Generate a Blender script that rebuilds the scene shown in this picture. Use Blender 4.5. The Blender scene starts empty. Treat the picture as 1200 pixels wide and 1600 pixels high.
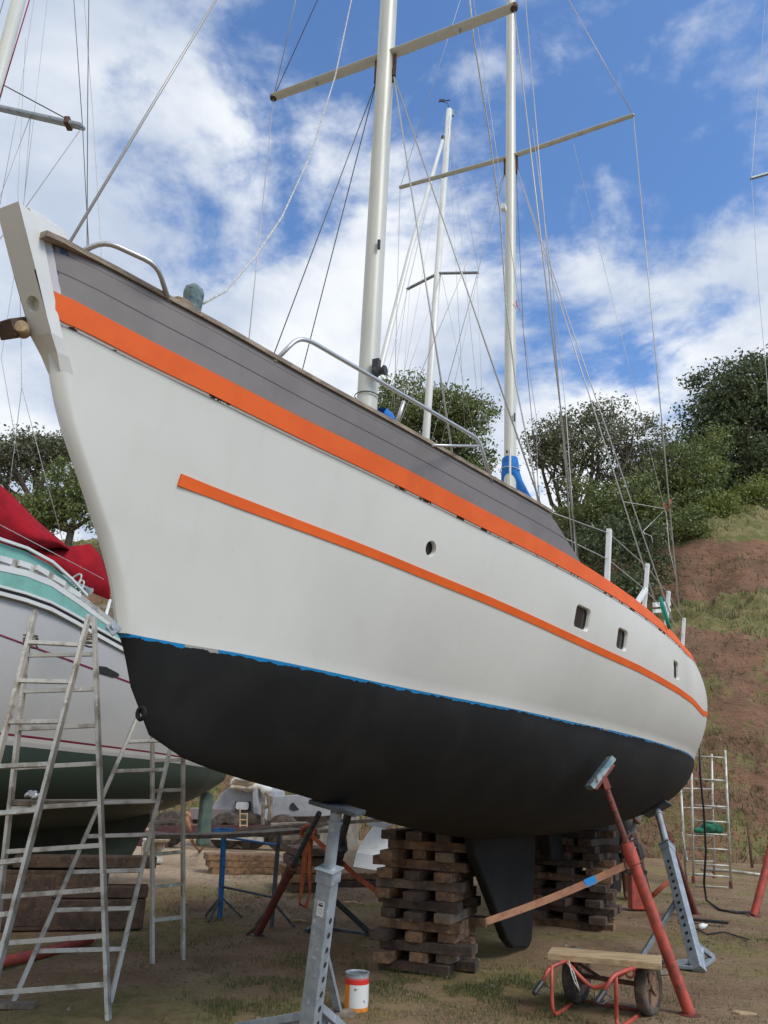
import bpy, bmesh, math, random
import numpy as np
from mathutils import Vector, Matrix, noise as mnoise
random.seed(7); RNG = np.random.RandomState(11)
scene = bpy.context.scene
COL = scene.collection
R_ = math.radians

# ------------------------------------------------------------------ camera
CZ = 1.6; FPX = 1220.0
PITCH, ROLL = R_(19.3), R_(2.2)
Fv = np.array([0, math.cos(PITCH), math.sin(PITCH)])
R0 = np.array([1., 0, 0]); U0 = np.array([0, -math.sin(PITCH), math.cos(PITCH)])
Rv = R0*math.cos(ROLL) + U0*math.sin(ROLL); Uv = -R0*math.sin(ROLL) + U0*math.cos(ROLL)
cam_d = bpy.data.cameras.new('camera'); cam = bpy.data.objects.new('camera', cam_d); COL.objects.link(cam)
cam_d.sensor_fit = 'VERTICAL'; cam_d.sensor_height = 24; cam_d.lens = FPX/1600*24
cam_d.clip_start = 0.05; cam_d.clip_end = 2000
M = Matrix(((Rv[0], Uv[0], -Fv[0], 0), (Rv[1], Uv[1], -Fv[1], 0), (Rv[2], Uv[2], -Fv[2], CZ), (0, 0, 0, 1)))
cam.matrix_world = M
scene.camera = cam
CAM = np.array([0, 0, CZ])

# ------------------------------------------------------------------ light
SUN_EL, SUN_AZ = 46, 128          # azimuth from +Y towards +X (degrees)
sun_d = bpy.data.lights.new('sun', 'SUN'); sun = bpy.data.objects.new('sun', sun_d); COL.objects.link(sun)
sun_d.energy = 1.2; sun_d.angle = R_(24); sun_d.color = (1, .94, .82)
sdir = Vector((math.sin(R_(SUN_AZ))*math.cos(R_(SUN_EL)), math.cos(R_(SUN_AZ))*math.cos(R_(SUN_EL)), math.sin(R_(SUN_EL))))
sun.rotation_euler = sdir.to_track_quat('Z', 'Y').to_euler()
scene.view_settings.view_transform = 'Standard'; scene.view_settings.look = 'None'
scene.view_settings.exposure = 1.05; scene.view_settings.gamma = 1

world = bpy.data.worlds.new('World'); scene.world = world; world.use_nodes = True
wn = world.node_tree.nodes; wl = world.node_tree.links
for n_ in list(wn): wn.remove(n_)
def wnode(t, **kw):
    n_ = wn.new(t)
    for k_, v_ in kw.items(): setattr(n_, k_, v_)
    return n_
out = wnode('ShaderNodeOutputWorld'); bg = wnode('ShaderNodeBackground'); wl.new(bg.outputs[0], out.inputs[0])
sky = wnode('ShaderNodeTexSky', sky_type='NISHITA'); sky.sun_disc = False
sky.sun_elevation = R_(SUN_EL); sky.sun_rotation = R_(SUN_AZ); sky.air_density = 1.0; sky.dust_density = .6; sky.ozone_density = 1.6
tc = wnode('ShaderNodeTexCoord'); sep = wnode('ShaderNodeSeparateXYZ'); wl.new(tc.outputs['Generated'], sep.inputs[0])
def wmath(op, a, b=None, c=None, clamp=False):
    m = wnode('ShaderNodeMath', operation=op, use_clamp=clamp)
    for i, v in enumerate((a, b, c)):
        if v is None: continue
        if isinstance(v, (int, float)): m.inputs[i].default_value = v
        else: wl.new(v, m.inputs[i])
    return m.outputs[0]
zz = wmath('ADD', wmath('MAXIMUM', sep.outputs[2], 0.0), .22)
cx = wmath('DIVIDE', sep.outputs[0], zz); cy = wmath('DIVIDE', sep.outputs[1], zz)
cmb = wnode('ShaderNodeCombineXYZ'); wl.new(cx, cmb.inputs[0]); wl.new(cy, cmb.inputs[1])
cmb.inputs[2].default_value = 3.7
def wnoise(scale, detail, rough, dist, off):
    mp = wnode('ShaderNodeMapping'); mp.inputs['Location'].default_value = off; wl.new(cmb.outputs[0], mp.inputs[0])
    t = wnode('ShaderNodeTexNoise'); t.inputs['Scale'].default_value = scale; t.inputs['Detail'].default_value = detail
    t.inputs['Roughness'].default_value = rough; t.inputs['Distortion'].default_value = dist; wl.new(mp.outputs[0], t.inputs['Vector']); return t.outputs[0]
big = wnoise(1.15, 3, .5, .3, (2.1, .4, 0)); mid = wnoise(3.9, 10, .56, .35, (5.3, 1.2, 0)); fine = wnoise(9., 8, .62, .15, (1.3, 7.2, 0))
dens = wmath('ADD', wmath('MULTIPLY', big, .9), wmath('ADD', wmath('MULTIPLY', mid, .85), wmath('MULTIPLY', fine, .42)))
# more cloud to the left and towards the horizon
bias = wmath('ADD', wmath('MULTIPLY', sep.outputs[0], -.42), wmath('MULTIPLY', wmath('SUBTRACT', .5, sep.outputs[2]), .42))
dens = wmath('ADD', dens, bias)
cov = wnode('ShaderNodeMapRange', interpolation_type='SMOOTHSTEP'); wl.new(dens, cov.inputs[0])
cov.inputs[1].default_value = .77; cov.inputs[2].default_value = .99; cov.inputs[3].default_value = .02; cov.inputs[4].default_value = .96
shade = wnoise(2.3, 6, .55, .2, (8.4, 3.1, 0))
cr = wnode('ShaderNodeMapRange', interpolation_type='SMOOTHSTEP'); wl.new(shade, cr.inputs[0])
cr.inputs[1].default_value = .38; cr.inputs[2].default_value = .64
ccol = wnode('ShaderNodeMix', data_type='RGBA'); wl.new(cr.outputs[0], ccol.inputs[0])
ccol.inputs[6].default_value = (.27, .31, .38, 1); ccol.inputs[7].default_value = (.475, .49, .505, 1)
skm = wnode('ShaderNodeMix', data_type='RGBA', blend_type='MULTIPLY'); skm.inputs[0].default_value = 1
wl.new(sky.outputs[0], skm.inputs[6]); skm.inputs[7].default_value = (.062, .084, .107, 1)
fin = wnode('ShaderNodeMix', data_type='RGBA'); wl.new(cov.outputs[0], fin.inputs[0]); wl.new(skm.outputs[2], fin.inputs[6]); wl.new(ccol.outputs[2], fin.inputs[7])
wl.new(fin.outputs[2], bg.inputs[0]); bg.inputs[1].default_value = 1.0

# ------------------------------------------------------------------ geometry of the view: turning measured directions into points
def ray(px, py): return Fv + Rv*((px-600)/FPX) + Uv*((800-py)/FPX)
def gz(px, py, z=0.):
    r = ray(px, py); return Vector(CAM + r*((z-CZ)/r[2]))
def at(px, py, Y):
    r = ray(px, py); return Vector(CAM + r*(Y/r[1]))
def projn(P):
    q = P - CAM; z = q@Fv; return 600+FPX*(q@Rv)/z, 800-FPX*(q@Uv)/z

# ------------------------------------------------------------------ object helpers
def link(o): COL.objects.link(o); return o
def tag(o, label=None, cat=None, group=None, kind=None):
    if label: o['label'] = label
    if cat: o['category'] = cat
    if group: o['group'] = group
    if kind: o['kind'] = kind
    return o
def empty(name, loc=(0, 0, 0), rz=0, label=None, cat=None, group=None):
    o = bpy.data.objects.new(name, None); o.location = loc; o.rotation_euler = (0, 0, rz); o.empty_display_size = .2
    link(o); return tag(o, label, cat, group)
def mw(o):
    m = Matrix.Translation(o.location) @ o.rotation_euler.to_matrix().to_4x4()
    return mw(o.parent) @ m if o.parent else m
class MB:
    """collects verts/faces in WORLD coordinates (or local when loc=True)"""
    def __init__(s): s.v = []; s.f = []; s.m = []; s.uv = {}; s.mi = 0
    def add(s, vs, fs, mi=None):
        b = len(s.v); s.v += [tuple(v) for v in vs]
        for f in fs: s.f.append(tuple(i+b for i in f)); s.m.append(s.mi if mi is None else mi)
        return s
    def box(s, c, size, rot=None, mi=None):
        c = Vector(c); hx, hy, hz = [q/2 for q in size]
        vs = [Vector((x, y, z)) for x in (-hx, hx) for y in (-hy, hy) for z in (-hz, hz)]
        if rot is not None: vs = [rot @ v for v in vs]
        return s.add([v+c for v in vs], [(0,1,3,2),(4,6,7,5),(0,4,5,1),(2,3,7,6),(0,2,6,4),(1,5,7,3)], mi)
    def beam(s, a, b, w, h, up=(0, 0, 1), mi=None, roll=0):
        a = Vector(a); b = Vector(b); d = (b-a); L = d.length; d.normalize()
        u = Vector(up); sd = d.cross(u)
        if sd.length < 1e-4: sd = d.cross(Vector((0, 1, 0)))
        sd.normalize(); u = sd.cross(d).normalized()
        rot = Matrix((d, sd, u)).transposed()
        if roll: rot = Matrix.Rotation(roll, 3, d) @ rot
        return s.box((a+b)/2, (L, w, h), rot, mi)
    def tube(s, pts, r, n=8, caps=True, mi=None):
        pts = [Vector(p) for p in pts]; k = len(pts)
        rs = r if isinstance(r, (list, tuple)) else [r]*k
        vs = []; prev = None
        for i, p in enumerate(pts):
            t = (pts[min(i+1, k-1)]-pts[max(i-1, 0)]).normalized()
            if prev is None:
                a = t.orthogonal().normalized()
            else:
                a = (prev - t*prev.dot(t)).normalized()
            prev = a; b = t.cross(a)
            for j in range(n):
                an = 2*math.pi*j/n; vs.append(p+(a*math.cos(an)+b*math.sin(an))*rs[i])
        fs = [(i*n+j, i*n+(j+1) % n, (i+1)*n+(j+1) % n, (i+1)*n+j) for i in range(k-1) for j in range(n)]
        if caps: fs += [tuple(range(n-1, -1, -1)), tuple((k-1)*n+j for j in range(n))]
        return s.add(vs, fs, mi)
    def lathe(s, c, prof, axis=(0, 0, 1), n=24, mi=None):
        ax = Vector(axis).normalized(); a = ax.orthogonal().normalized(); b = ax.cross(a); c = Vector(c)
        vs = [c+ax*z+(a*math.cos(2*math.pi*j/n)+b*math.sin(2*math.pi*j/n))*max(r, 1e-4) for r, z in prof for j in range(n)]
        k = len(prof)
        fs = [(i*n+j, i*n+(j+1) % n, (i+1)*n+(j+1) % n, (i+1)*n+j) for i in range(k-1) for j in range(n)]
        return s.add(vs, fs, mi)
    def prism(s, poly, h, mi=None):   # poly: list of 3-D points, h: extrude vector
        n = len(poly); h = Vector(h); vs = [Vector(p) for p in poly]+[Vector(p)+h for p in poly]
        fs = [tuple(range(n-1, -1, -1)), tuple(range(n, 2*n))]+[(i, (i+1) % n, n+(i+1) % n, n+i) for i in range(n)]
        return s.add(vs, fs, mi)
    def grid(s, rows, mi=None, close=False):
        k = len(rows[0]); vs = [p for r in rows for p in r]; fs = []
        for i in range(len(rows)-1):
            for j in range(k if close else k-1):
                fs.append((i*k+j, i*k+(j+1) % k, (i+1)*k+(j+1) % k, (i+1)*k+j))
        return s.add(vs, fs, mi)
    def build(s, name, mats, parent=None, smooth=False, bevel=0, uv=None, auto=None, fixn=True):
        me = bpy.data.meshes.new(name)
        vs = s.v
        o = bpy.data.objects.new(name, me)
        if parent is None and s.v:
            # origin at the base centre
            A = np.array(s.v); c = (A.min(0)+A.max(0))/2; c[2] = A[:, 2].min()
            o.location = c; vs = [tuple(q) for q in (A-c)]
        elif parent is not None:
            inv = mw(parent).inverted(); vs = [tuple(inv @ Vector(v)) for v in s.v]; o.parent = parent
        me.from_pydata(vs, [], s.f); 
        if not isinstance(mats, (list, tuple)): mats = [mats]
        for m in mats: me.materials.append(m)
        if len(mats) > 1: me.polygons.foreach_set('material_index', s.m)
        if fixn:
            bm = bmesh.new(); bm.from_mesh(me); bmesh.ops.recalc_face_normals(bm, faces=bm.faces); bm.to_mesh(me); bm.free()
        if smooth: me.polygons.foreach_set('use_smooth', [True]*len(me.polygons))
        if auto: 
            me.polygons.foreach_set('use_smooth', [True]*len(me.polygons)); me.set_sharp_from_angle(angle=R_(auto))
        if uv:
            ul = me.uv_layers.new(name='UVMap')
            for lp in me.loops: ul.data[lp.index].uv = uv[lp.vertex_index]
        me.update(); link(o)
        if bevel:
            b = o.modifiers.new('bevel', 'BEVEL'); b.width = bevel; b.segments = 2; b.limit_method = 'ANGLE'; b.angle_limit = R_(50)
        return o
def copy_tree(o, parent=None):
    c = o.copy(); link(c); c.parent = parent
    for ch in list(o.children): copy_tree(ch, c)
    return c

# ------------------------------------------------------------------ materials
def mat(name, col, rough=.6, metal=0, spec=.5, var=None, vscale=6, bump=0, bscale=30, var2=None, v2scale=40, v2amt=.4, coat=0, stretch=None, lo=.4, hi=.62):
    m = bpy.data.materials.new(name); m.use_nodes = True; nt = m.node_tree; N = nt.nodes; L = nt.links
    b = N['Principled BSDF']; b.inputs['Roughness'].default_value = rough; b.inputs['Metallic'].default_value = metal
    b.inputs['Specular IOR Level'].default_value = spec; b.inputs['Coat Weight'].default_value = coat
    tcn = N.new('ShaderNodeTexCoord'); src = tcn.outputs['Object']
    if stretch:
        mp = N.new('ShaderNodeMapping'); mp.inputs['Scale'].default_value = stretch; L.new(src, mp.inputs[0]); src = mp.outputs[0]
    c4 = (*col, 1); last = None
    def nz(sc, det=6, ro=.6):
        t = N.new('ShaderNodeTexNoise'); t.inputs['Scale'].default_value = sc; t.inputs['Detail'].default_value = det; t.inputs['Roughness'].default_value = ro
        L.new(src, t.inputs['Vector']); return t.outputs[0]
    def mr(x, a, b_):
        r = N.new('ShaderNodeMapRange'); r.interpolation_type = 'SMOOTHSTEP'; r.inputs[1].default_value = a; r.inputs[2].default_value = b_; L.new(x, r.inputs[0]); return r.outputs[0]
    def mix(f, a, b_):
        x = N.new('ShaderNodeMix'); x.data_type = 'RGBA'
        if isinstance(f, float): x.inputs[0].default_value = f
        else: L.new(f, x.inputs[0])
        for i, v in ((6, a), (7, b_)):
            if isinstance(v, tuple): x.inputs[i].default_value = v if len(v) == 4 else (*v, 1)
            else: L.new(v, x.inputs[i])
        return x.outputs[2]
    cur = c4
    if var: cur = mix(mr(nz(vscale), lo, hi), c4, tuple(var))
    if var2:
        f = mr(nz(v2scale, 4), 1-v2amt-.06, 1-v2amt+.06); cur = mix(f, cur, tuple(var2))
    if isinstance(cur, tuple): b.inputs['Base Color'].default_value = cur
    else: L.new(cur, b.inputs['Base Color'])
    if bump:
        bp = N.new('ShaderNodeBump'); bp.inputs['Strength'].default_value = bump; bp.inputs['Distance'].default_value = .02
        L.new(nz(bscale, 5), bp.inputs['Height']); L.new(bp.outputs[0], b.inputs['Normal'])
    m['h'] = 1
    return m
MT = {}
MT['white'] = mat('white_paint', (.68, .675, .62), .35, var=(.63, .625, .575), vscale=3, bump=.03, bscale=14)
MT['whitew'] = mat('weathered_white_paint', (.74, .74, .71), .45, var=(.60, .60, .56), vscale=9, lo=.5, hi=.75)
MT['orange'] = mat('orange_paint', (.80, .130, .018), .5, spec=.25, var=(.74, .115, .016), vscale=4)
MT['teak'] = mat('weathered_teak', (.33, .26, .19), .75, var=(.19, .145, .105), vscale=7, stretch=(.5, 4, 4), bump=.3)
MT['mast'] = mat('mast_paint', (.55, .545, .47), .38, var=(.47, .465, .40), vscale=5, stretch=(1, 1, .15), lo=.45, hi=.7)
MT['wire'] = mat('stainless_wire', (.42, .40, .37), .45, metal=.4)
MT['wired'] = mat('dark_wire', (.10, .085, .075), .6)
MT['rope'] = mat('pale_rope', (.58, .57, .53), .85, var=(.38, .38, .36), vscale=60, lo=.45, hi=.55)
MT['steel'] = mat('polished_tube', (.50, .50, .49), .36, metal=.6)
MT['alu'] = mat('dull_aluminium', (.52, .50, .44), .45, metal=.3, var=(.29, .255, .20), vscale=7, lo=.45, hi=.66, bump=.15, bscale=60, var2=(.70, .70, .67), v2scale=18, v2amt=.34)
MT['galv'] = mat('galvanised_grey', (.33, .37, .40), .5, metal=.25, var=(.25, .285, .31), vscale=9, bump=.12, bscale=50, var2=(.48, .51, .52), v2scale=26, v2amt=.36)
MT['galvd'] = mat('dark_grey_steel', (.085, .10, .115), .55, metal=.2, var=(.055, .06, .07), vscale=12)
MT['red'] = mat('faded_red_paint', (.46, .075, .045), .5, var=(.30, .06, .04), vscale=10, var2=(.11, .05, .035), v2scale=16, v2amt=.36, bump=.15, bscale=40)
MT['redd'] = mat('rusty_red_paint', (.20, .045, .03), .7, var=(.11, .04, .028), vscale=9, bump=.3, bscale=50)
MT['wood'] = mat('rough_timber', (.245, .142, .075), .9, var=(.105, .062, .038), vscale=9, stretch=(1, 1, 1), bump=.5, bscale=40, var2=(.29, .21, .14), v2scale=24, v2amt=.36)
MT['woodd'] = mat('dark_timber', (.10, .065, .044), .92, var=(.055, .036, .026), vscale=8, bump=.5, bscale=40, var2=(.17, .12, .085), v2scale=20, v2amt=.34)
MT['plank'] = mat('grey_plank', (.25, .205, .155), .9, var=(.15, .12, .09), vscale=8, bump=.4, bscale=30)
MT['plankd'] = mat('greyed_timber', (.20, .145, .095), .9, var=(.10, .075, .055), vscale=7, bump=.5, bscale=35, var2=(.30, .25, .19), v2scale=14, v2amt=.35)
MT['pine'] = mat('pale_board', (.47, .34, .19), .8, var=(.33, .23, .125), vscale=5, stretch=(.6, 5, 5), bump=.3)
MT['blackp'] = mat('black_plastic', (.025, .025, .027), .5)
MT['rubber'] = mat('dusty_rubber', (.045, .038, .032), .9, var=(.12, .09, .065), vscale=9, bump=.4)
MT['rim'] = mat('rusty_rim', (.20, .12, .075), .8, var=(.10, .06, .04), vscale=20)
MT['blue'] = mat('blue_canvas', (.012, .17, .52), .8, var=(.01, .11, .38), vscale=8, bump=.3, bscale=12)
MT['bluep'] = mat('blue_paint', (.02, .16, .42), .5, var=(.015, .09, .24), vscale=14)
MT['redcloth'] = mat('red_canvas', (.34, .012, .020), .95, spec=.15, var=(.25, .009, .015), vscale=3, bump=.5, bscale=7)
MT['teal'] = mat('teal_paint', (.20, .44, .36), .6, var=(.165, .37, .305), vscale=5)
MT['lhull'] = mat('grey_white_gelcoat', (.50, .51, .52), .3, var=(.46, .465, .47), vscale=1.5)
MT['glass'] = mat('dark_glass', (.02, .022, .022), .12, spec=.6)
MT['strap'] = mat('orange_brown_strap', (.38, .19, .105), .85, var=(.28, .13, .075), vscale=12)
MT['ostrap'] = mat('orange_strap', (.42, .10, .035), .8, var=(.26, .065, .03), vscale=12)
MT['btape'] = mat('blue_tape', (.02, .25, .62), .5)
MT['green'] = mat('green_cloth', (.03, .20, .11), .9, var=(.02, .10, .06), vscale=14)
MT['tarp'] = mat('tan_tarp', (.34, .26, .17), .9, var=(.66, .64, .58), vscale=4, bump=.4, bscale=8)
MT['grey'] = mat('grey_primer', (.33, .335, .35), .6, var=(.27, .275, .29), vscale=4)
MT['maroon'] = mat('maroon_antifouling', (.10, .035, .035), .8, var=(.06, .025, .026), vscale=6)
MT['bark'] = mat('tree_bark', (.10, .075, .055), .95, var=(.06, .045, .035), vscale=8, bump=.5)
MT['skin'] = mat('brown_skin', (.16, .075, .045), .6)
MT['shirt'] = mat('grey_shirt', (.16, .16, .155), .9, var=(.12, .12, .12), vscale=9)
MT['shorts'] = mat('dark_shorts', (.035, .033, .033), .9)
MT['cbark'] = mat('concrete', (.32, .30, .27), .9, var=(.22, .2, .18), vscale=5, bump=.3)
MT['pink'] = mat('pink_ribbon', (.75, .22, .25), .7)
MT['rust'] = mat('brown_rust', (.14, .065, .04), .9, var=(.07, .04, .03), vscale=14)
MT['leaflit'] = mat('dry_leaf', (.22, .14, .075), .9, var=(.12, .08, .05), vscale=2)
MT['stone'] = mat('grey_brown_stone', (.26, .21, .165), .9, var=(.15, .12, .09), vscale=20)

# hull paint: white above, ragged blue edge, black antifouling below (local x = metres aft, z = height)
ZW, KT = 2.2, .01
def hull_mat():
    m = bpy.data.materials.new('hull_paint'); m.use_nodes = True; nt = m.node_tree; N = nt.nodes; L = nt.links
    b = N['Principled BSDF']; b.inputs['Specular IOR Level'].default_value = .25; tcn = N.new('ShaderNodeTexCoord'); sp = N.new('ShaderNodeSeparateXYZ'); L.new(tcn.outputs['Object'], sp.inputs[0])
    def mt(op, a, b_=None, clamp=False):
        q = N.new('ShaderNodeMath'); q.operation = op; q.use_clamp = clamp
        for i, v in enumerate((a, b_)):
            if v is None: continue
            if isinstance(v, (int, float)): q.inputs[i].default_value = v
            else: L.new(v, q.inputs[i])
        return q.outputs[0]
    def nz(sc, det=5, dist=0, vec=None):
        t = N.new('ShaderNodeTexNoise'); t.inputs['Scale'].default_value = sc; t.inputs['Detail'].default_value = det; t.inputs['Distortion'].default_value = dist
        L.new(vec or tcn.outputs['Object'], t.inputs['Vector']); return t.outputs[0]
    zr = mt('ADD', mt('ADD', sp.outputs[2], -ZW), mt('MULTIPLY', sp.outputs[0], KT))
    rag = mt('MULTIPLY', mt('SUBTRACT', nz(14, 8), .5), .05)
    rag2 = mt('MULTIPLY', mt('SUBTRACT', nz(2.2, 2), .5), .035)
    lower = mt('ADD', mt('ADD', rag, rag2), -.014)
    isblack = mt('LESS_THAN', zr, lower)
    iswhite = mt('GREATER_THAN', zr, 0.0)
    bare = mt('GREATER_THAN', nz(1.3, 3), .60)
    def mix(f, a, b_):
        x = N.new('ShaderNodeMix'); x.data_type = 'RGBA'; L.new(f, x.inputs[0])
        for i, v in ((6, a), (7, b_)):
            if isinstance(v, tuple): x.inputs[i].default_value = (*v, 1)
            else: L.new(v, x.inputs[i])
        return x.outputs[2]
    r = N.new('ShaderNodeMapRange'); r.inputs[1].default_value = .38; r.inputs[2].default_value = .66; L.new(nz(.9, 5), r.inputs[0])
    white = mix(r.outputs[0], (.665, .655, .595), (.60, .595, .54))
    mps = N.new('ShaderNodeMapping'); mps.inputs['Scale'].default_value = (9, 9, .8); L.new(tcn.outputs['Object'], mps.inputs[0])
    r3 = N.new('ShaderNodeMapRange'); r3.inputs[1].default_value = .56; r3.inputs[2].default_value = .80; r3.inputs[4].default_value = .30; L.new(nz(1.0, 4, 0, mps.outputs[0]), r3.inputs[0])
    white = mix(r3.outputs[0], white, (.56, .53, .455))
    r4 = N.new('ShaderNodeMapRange'); r4.inputs[1].default_value = .70; r4.inputs[2].default_value = .76; r4.inputs[4].default_value = .35; L.new(nz(11, 3, 1.2), r4.inputs[0])
    white = mix(r4.outputs[0], white, (.50, .485, .43))
    # drips and rubbed patches on the antifouling
    r2 = N.new('ShaderNodeMapRange'); r2.inputs[1].default_value = .42; r2.inputs[2].default_value = .72; L.new(nz(3.0, 8, .6), r2.inputs[0])
    black = mix(r2.outputs[0], (.010, .0098, .0092), (.0175, .0168, .0155))
    bl = mix(bare, (.008, .19, .42), (.30, .30, .27))
    c = mix(iswhite, mix(isblack, bl, black), white); L.new(c, b.inputs['Base Color'])
    ro = mt('ADD', mt('MULTIPLY', isblack, .42), .33); L.new(ro, b.inputs['Roughness'])
    bp = N.new('ShaderNodeBump'); bp.inputs['Strength'].default_value = .14; bp.inputs['Distance'].default_value = .03
    hh = mt('ADD', mt('MULTIPLY', nz(1.6, 3), 1.2), mt('MULTIPLY', nz(9, 5), .12)); L.new(hh, bp.inputs['Height']); L.new(bp.outputs[0], b.inputs['Normal'])
    return m
MT['hull'] = hull_mat()
def bulwark_mat():
    m = mat('grey_planked_bulwark', (.185, .160, .148), .6, var=(.155, .135, .125), vscale=2.5)
    nt = m.node_tree; N = nt.nodes; L = nt.links; b = N['Principled BSDF']
    uvn = N.new('ShaderNodeUVMap'); sp = N.new('ShaderNodeSeparateXYZ'); L.new(uvn.outputs[0], sp.inputs[0])
    prev = b.inputs['Base Color'].links[0].from_socket
    tot = None
    for v, w in ((.45, .014), (.86, .007), (.985, .012)):
        s1 = N.new('ShaderNodeMath'); s1.operation = 'COMPARE'; s1.inputs[1].default_value = v; s1.inputs[2].default_value = w; L.new(sp.outputs[1], s1.inputs[0])
        if tot is None: tot = s1.outputs[0]
        else:
            a = N.new('ShaderNodeMath'); a.operation = 'MAXIMUM'; L.new(tot, a.inputs[0]); L.new(s1.outputs[0], a.inputs[1]); tot = a.outputs[0]
    mx = N.new('ShaderNodeMix'); mx.data_type = 'RGBA'; L.new(tot, mx.inputs[0]); L.new(prev, mx.inputs[6]); mx.inputs[7].default_value = (.035, .03, .028, 1)
    # blue-black scraped patch where the planking meets the stem
    s2 = N.new('ShaderNodeMath'); s2.operation = 'LESS_THAN'
    t = N.new('ShaderNodeTexNoise'); t.inputs['Scale'].default_value = 16; t.inputs['Detail'].default_value = 5
    tcn = N.new('ShaderNodeTexCoord'); L.new(tcn.outputs['Object'], t.inputs['Vector'])
    ad = N.new('ShaderNodeMath'); ad.operation = 'MULTIPLY'; ad.inputs[1].default_value = .060; L.new(t.outputs[0], ad.inputs[0])
    ad2 = N.new('ShaderNodeMath'); ad2.operation = 'SUBTRACT'; ad2.inputs[1].default_value = .018; L.new(ad.outputs[0], ad2.inputs[0]); ad = ad2
    vm = N.new('ShaderNodeMapRange'); vm.inputs[1].default_value = .25; vm.inputs[2].default_value = .9; vm.inputs[3].default_value = .2; vm.inputs[4].default_value = 1.1; L.new(sp.outputs[1], vm.inputs[0])
    am = N.new('ShaderNodeMath'); am.operation = 'MULTIPLY'; L.new(ad.outputs[0], am.inputs[0]); L.new(vm.outputs[0], am.inputs[1])
    L.new(sp.outputs[0], s2.inputs[0]); L.new(am.outputs[0], s2.inputs[1])
    mx2 = N.new('ShaderNodeMix'); mx2.data_type = 'RGBA'; L.new(s2.outputs[0], mx2.inputs[0]); L.new(mx.outputs[2], mx2.inputs[6]); mx2.inputs[7].default_value = (.02, .045, .085, 1)
    s3 = N.new('ShaderNodeMath'); s3.operation = 'LESS_THAN'; s3.inputs[1].default_value = .0075; L.new(sp.outputs[0], s3.inputs[0])
    mx3 = N.new('ShaderNodeMix'); mx3.data_type = 'RGBA'; L.new(s3.outputs[0], mx3.inputs[0]); L.new(mx2.outputs[2], mx3.inputs[6]); mx3.inputs[7].default_value = (.48, .45, .46, 1)
    L.new(mx3.outputs[2], b.inputs['Base Color']); return m
MT['bulwark'] = bulwark_mat()
def antifoul_mat(name, z0, top, band, bot):
    "left boat: green bottom below z0(x)"
    m = bpy.data.materials.new(name); m.use_nodes = True; nt = m.node_tree; N = nt.nodes; L = nt.links
    b = N['Principled BSDF']; b.inputs['Roughness'].default_value = .28
    uvn = N.new('ShaderNodeUVMap'); sp = N.new('ShaderNodeSeparateXYZ'); L.new(uvn.outputs[0], sp.inputs[0])
    tcn = N.new('ShaderNodeTexCoord')
    t = N.new('ShaderNodeTexNoise'); t.inputs['Scale'].default_value = 1.6; t.inputs['Detail'].default_value = 8; L.new(tcn.outputs['Object'], t.inputs['Vector'])
    cr = N.new('ShaderNodeValToRGB'); L.new(sp.outputs[1], cr.inputs[0]); cr.color_ramp.interpolation = 'CONSTANT'
    e = cr.color_ramp.elements; e[0].position = 0; e[0].color = (*bot, 1); e[1].position = .5; e[1].color = (*top, 1)
    for p_, c_ in band:
        q = e.new(p_); q.color = (*c_, 1)
    r2 = N.new('ShaderNodeMapRange'); r2.inputs[1].default_value = .45; r2.inputs[2].default_value = .7; r2.inputs[4].default_value = .5; L.new(t.outputs[0], r2.inputs[0])
    mx = N.new('ShaderNodeMix'); mx.data_type = 'RGBA'; mx.blend_type = 'MULTIPLY'; L.new(r2.outputs[0], mx.inputs[0]); L.new(cr.outputs[0], mx.inputs[6]); mx.inputs[7].default_value = (.72, .75, .74, 1)
    L.new(mx.outputs[2], b.inputs['Base Color']); return m

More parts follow.
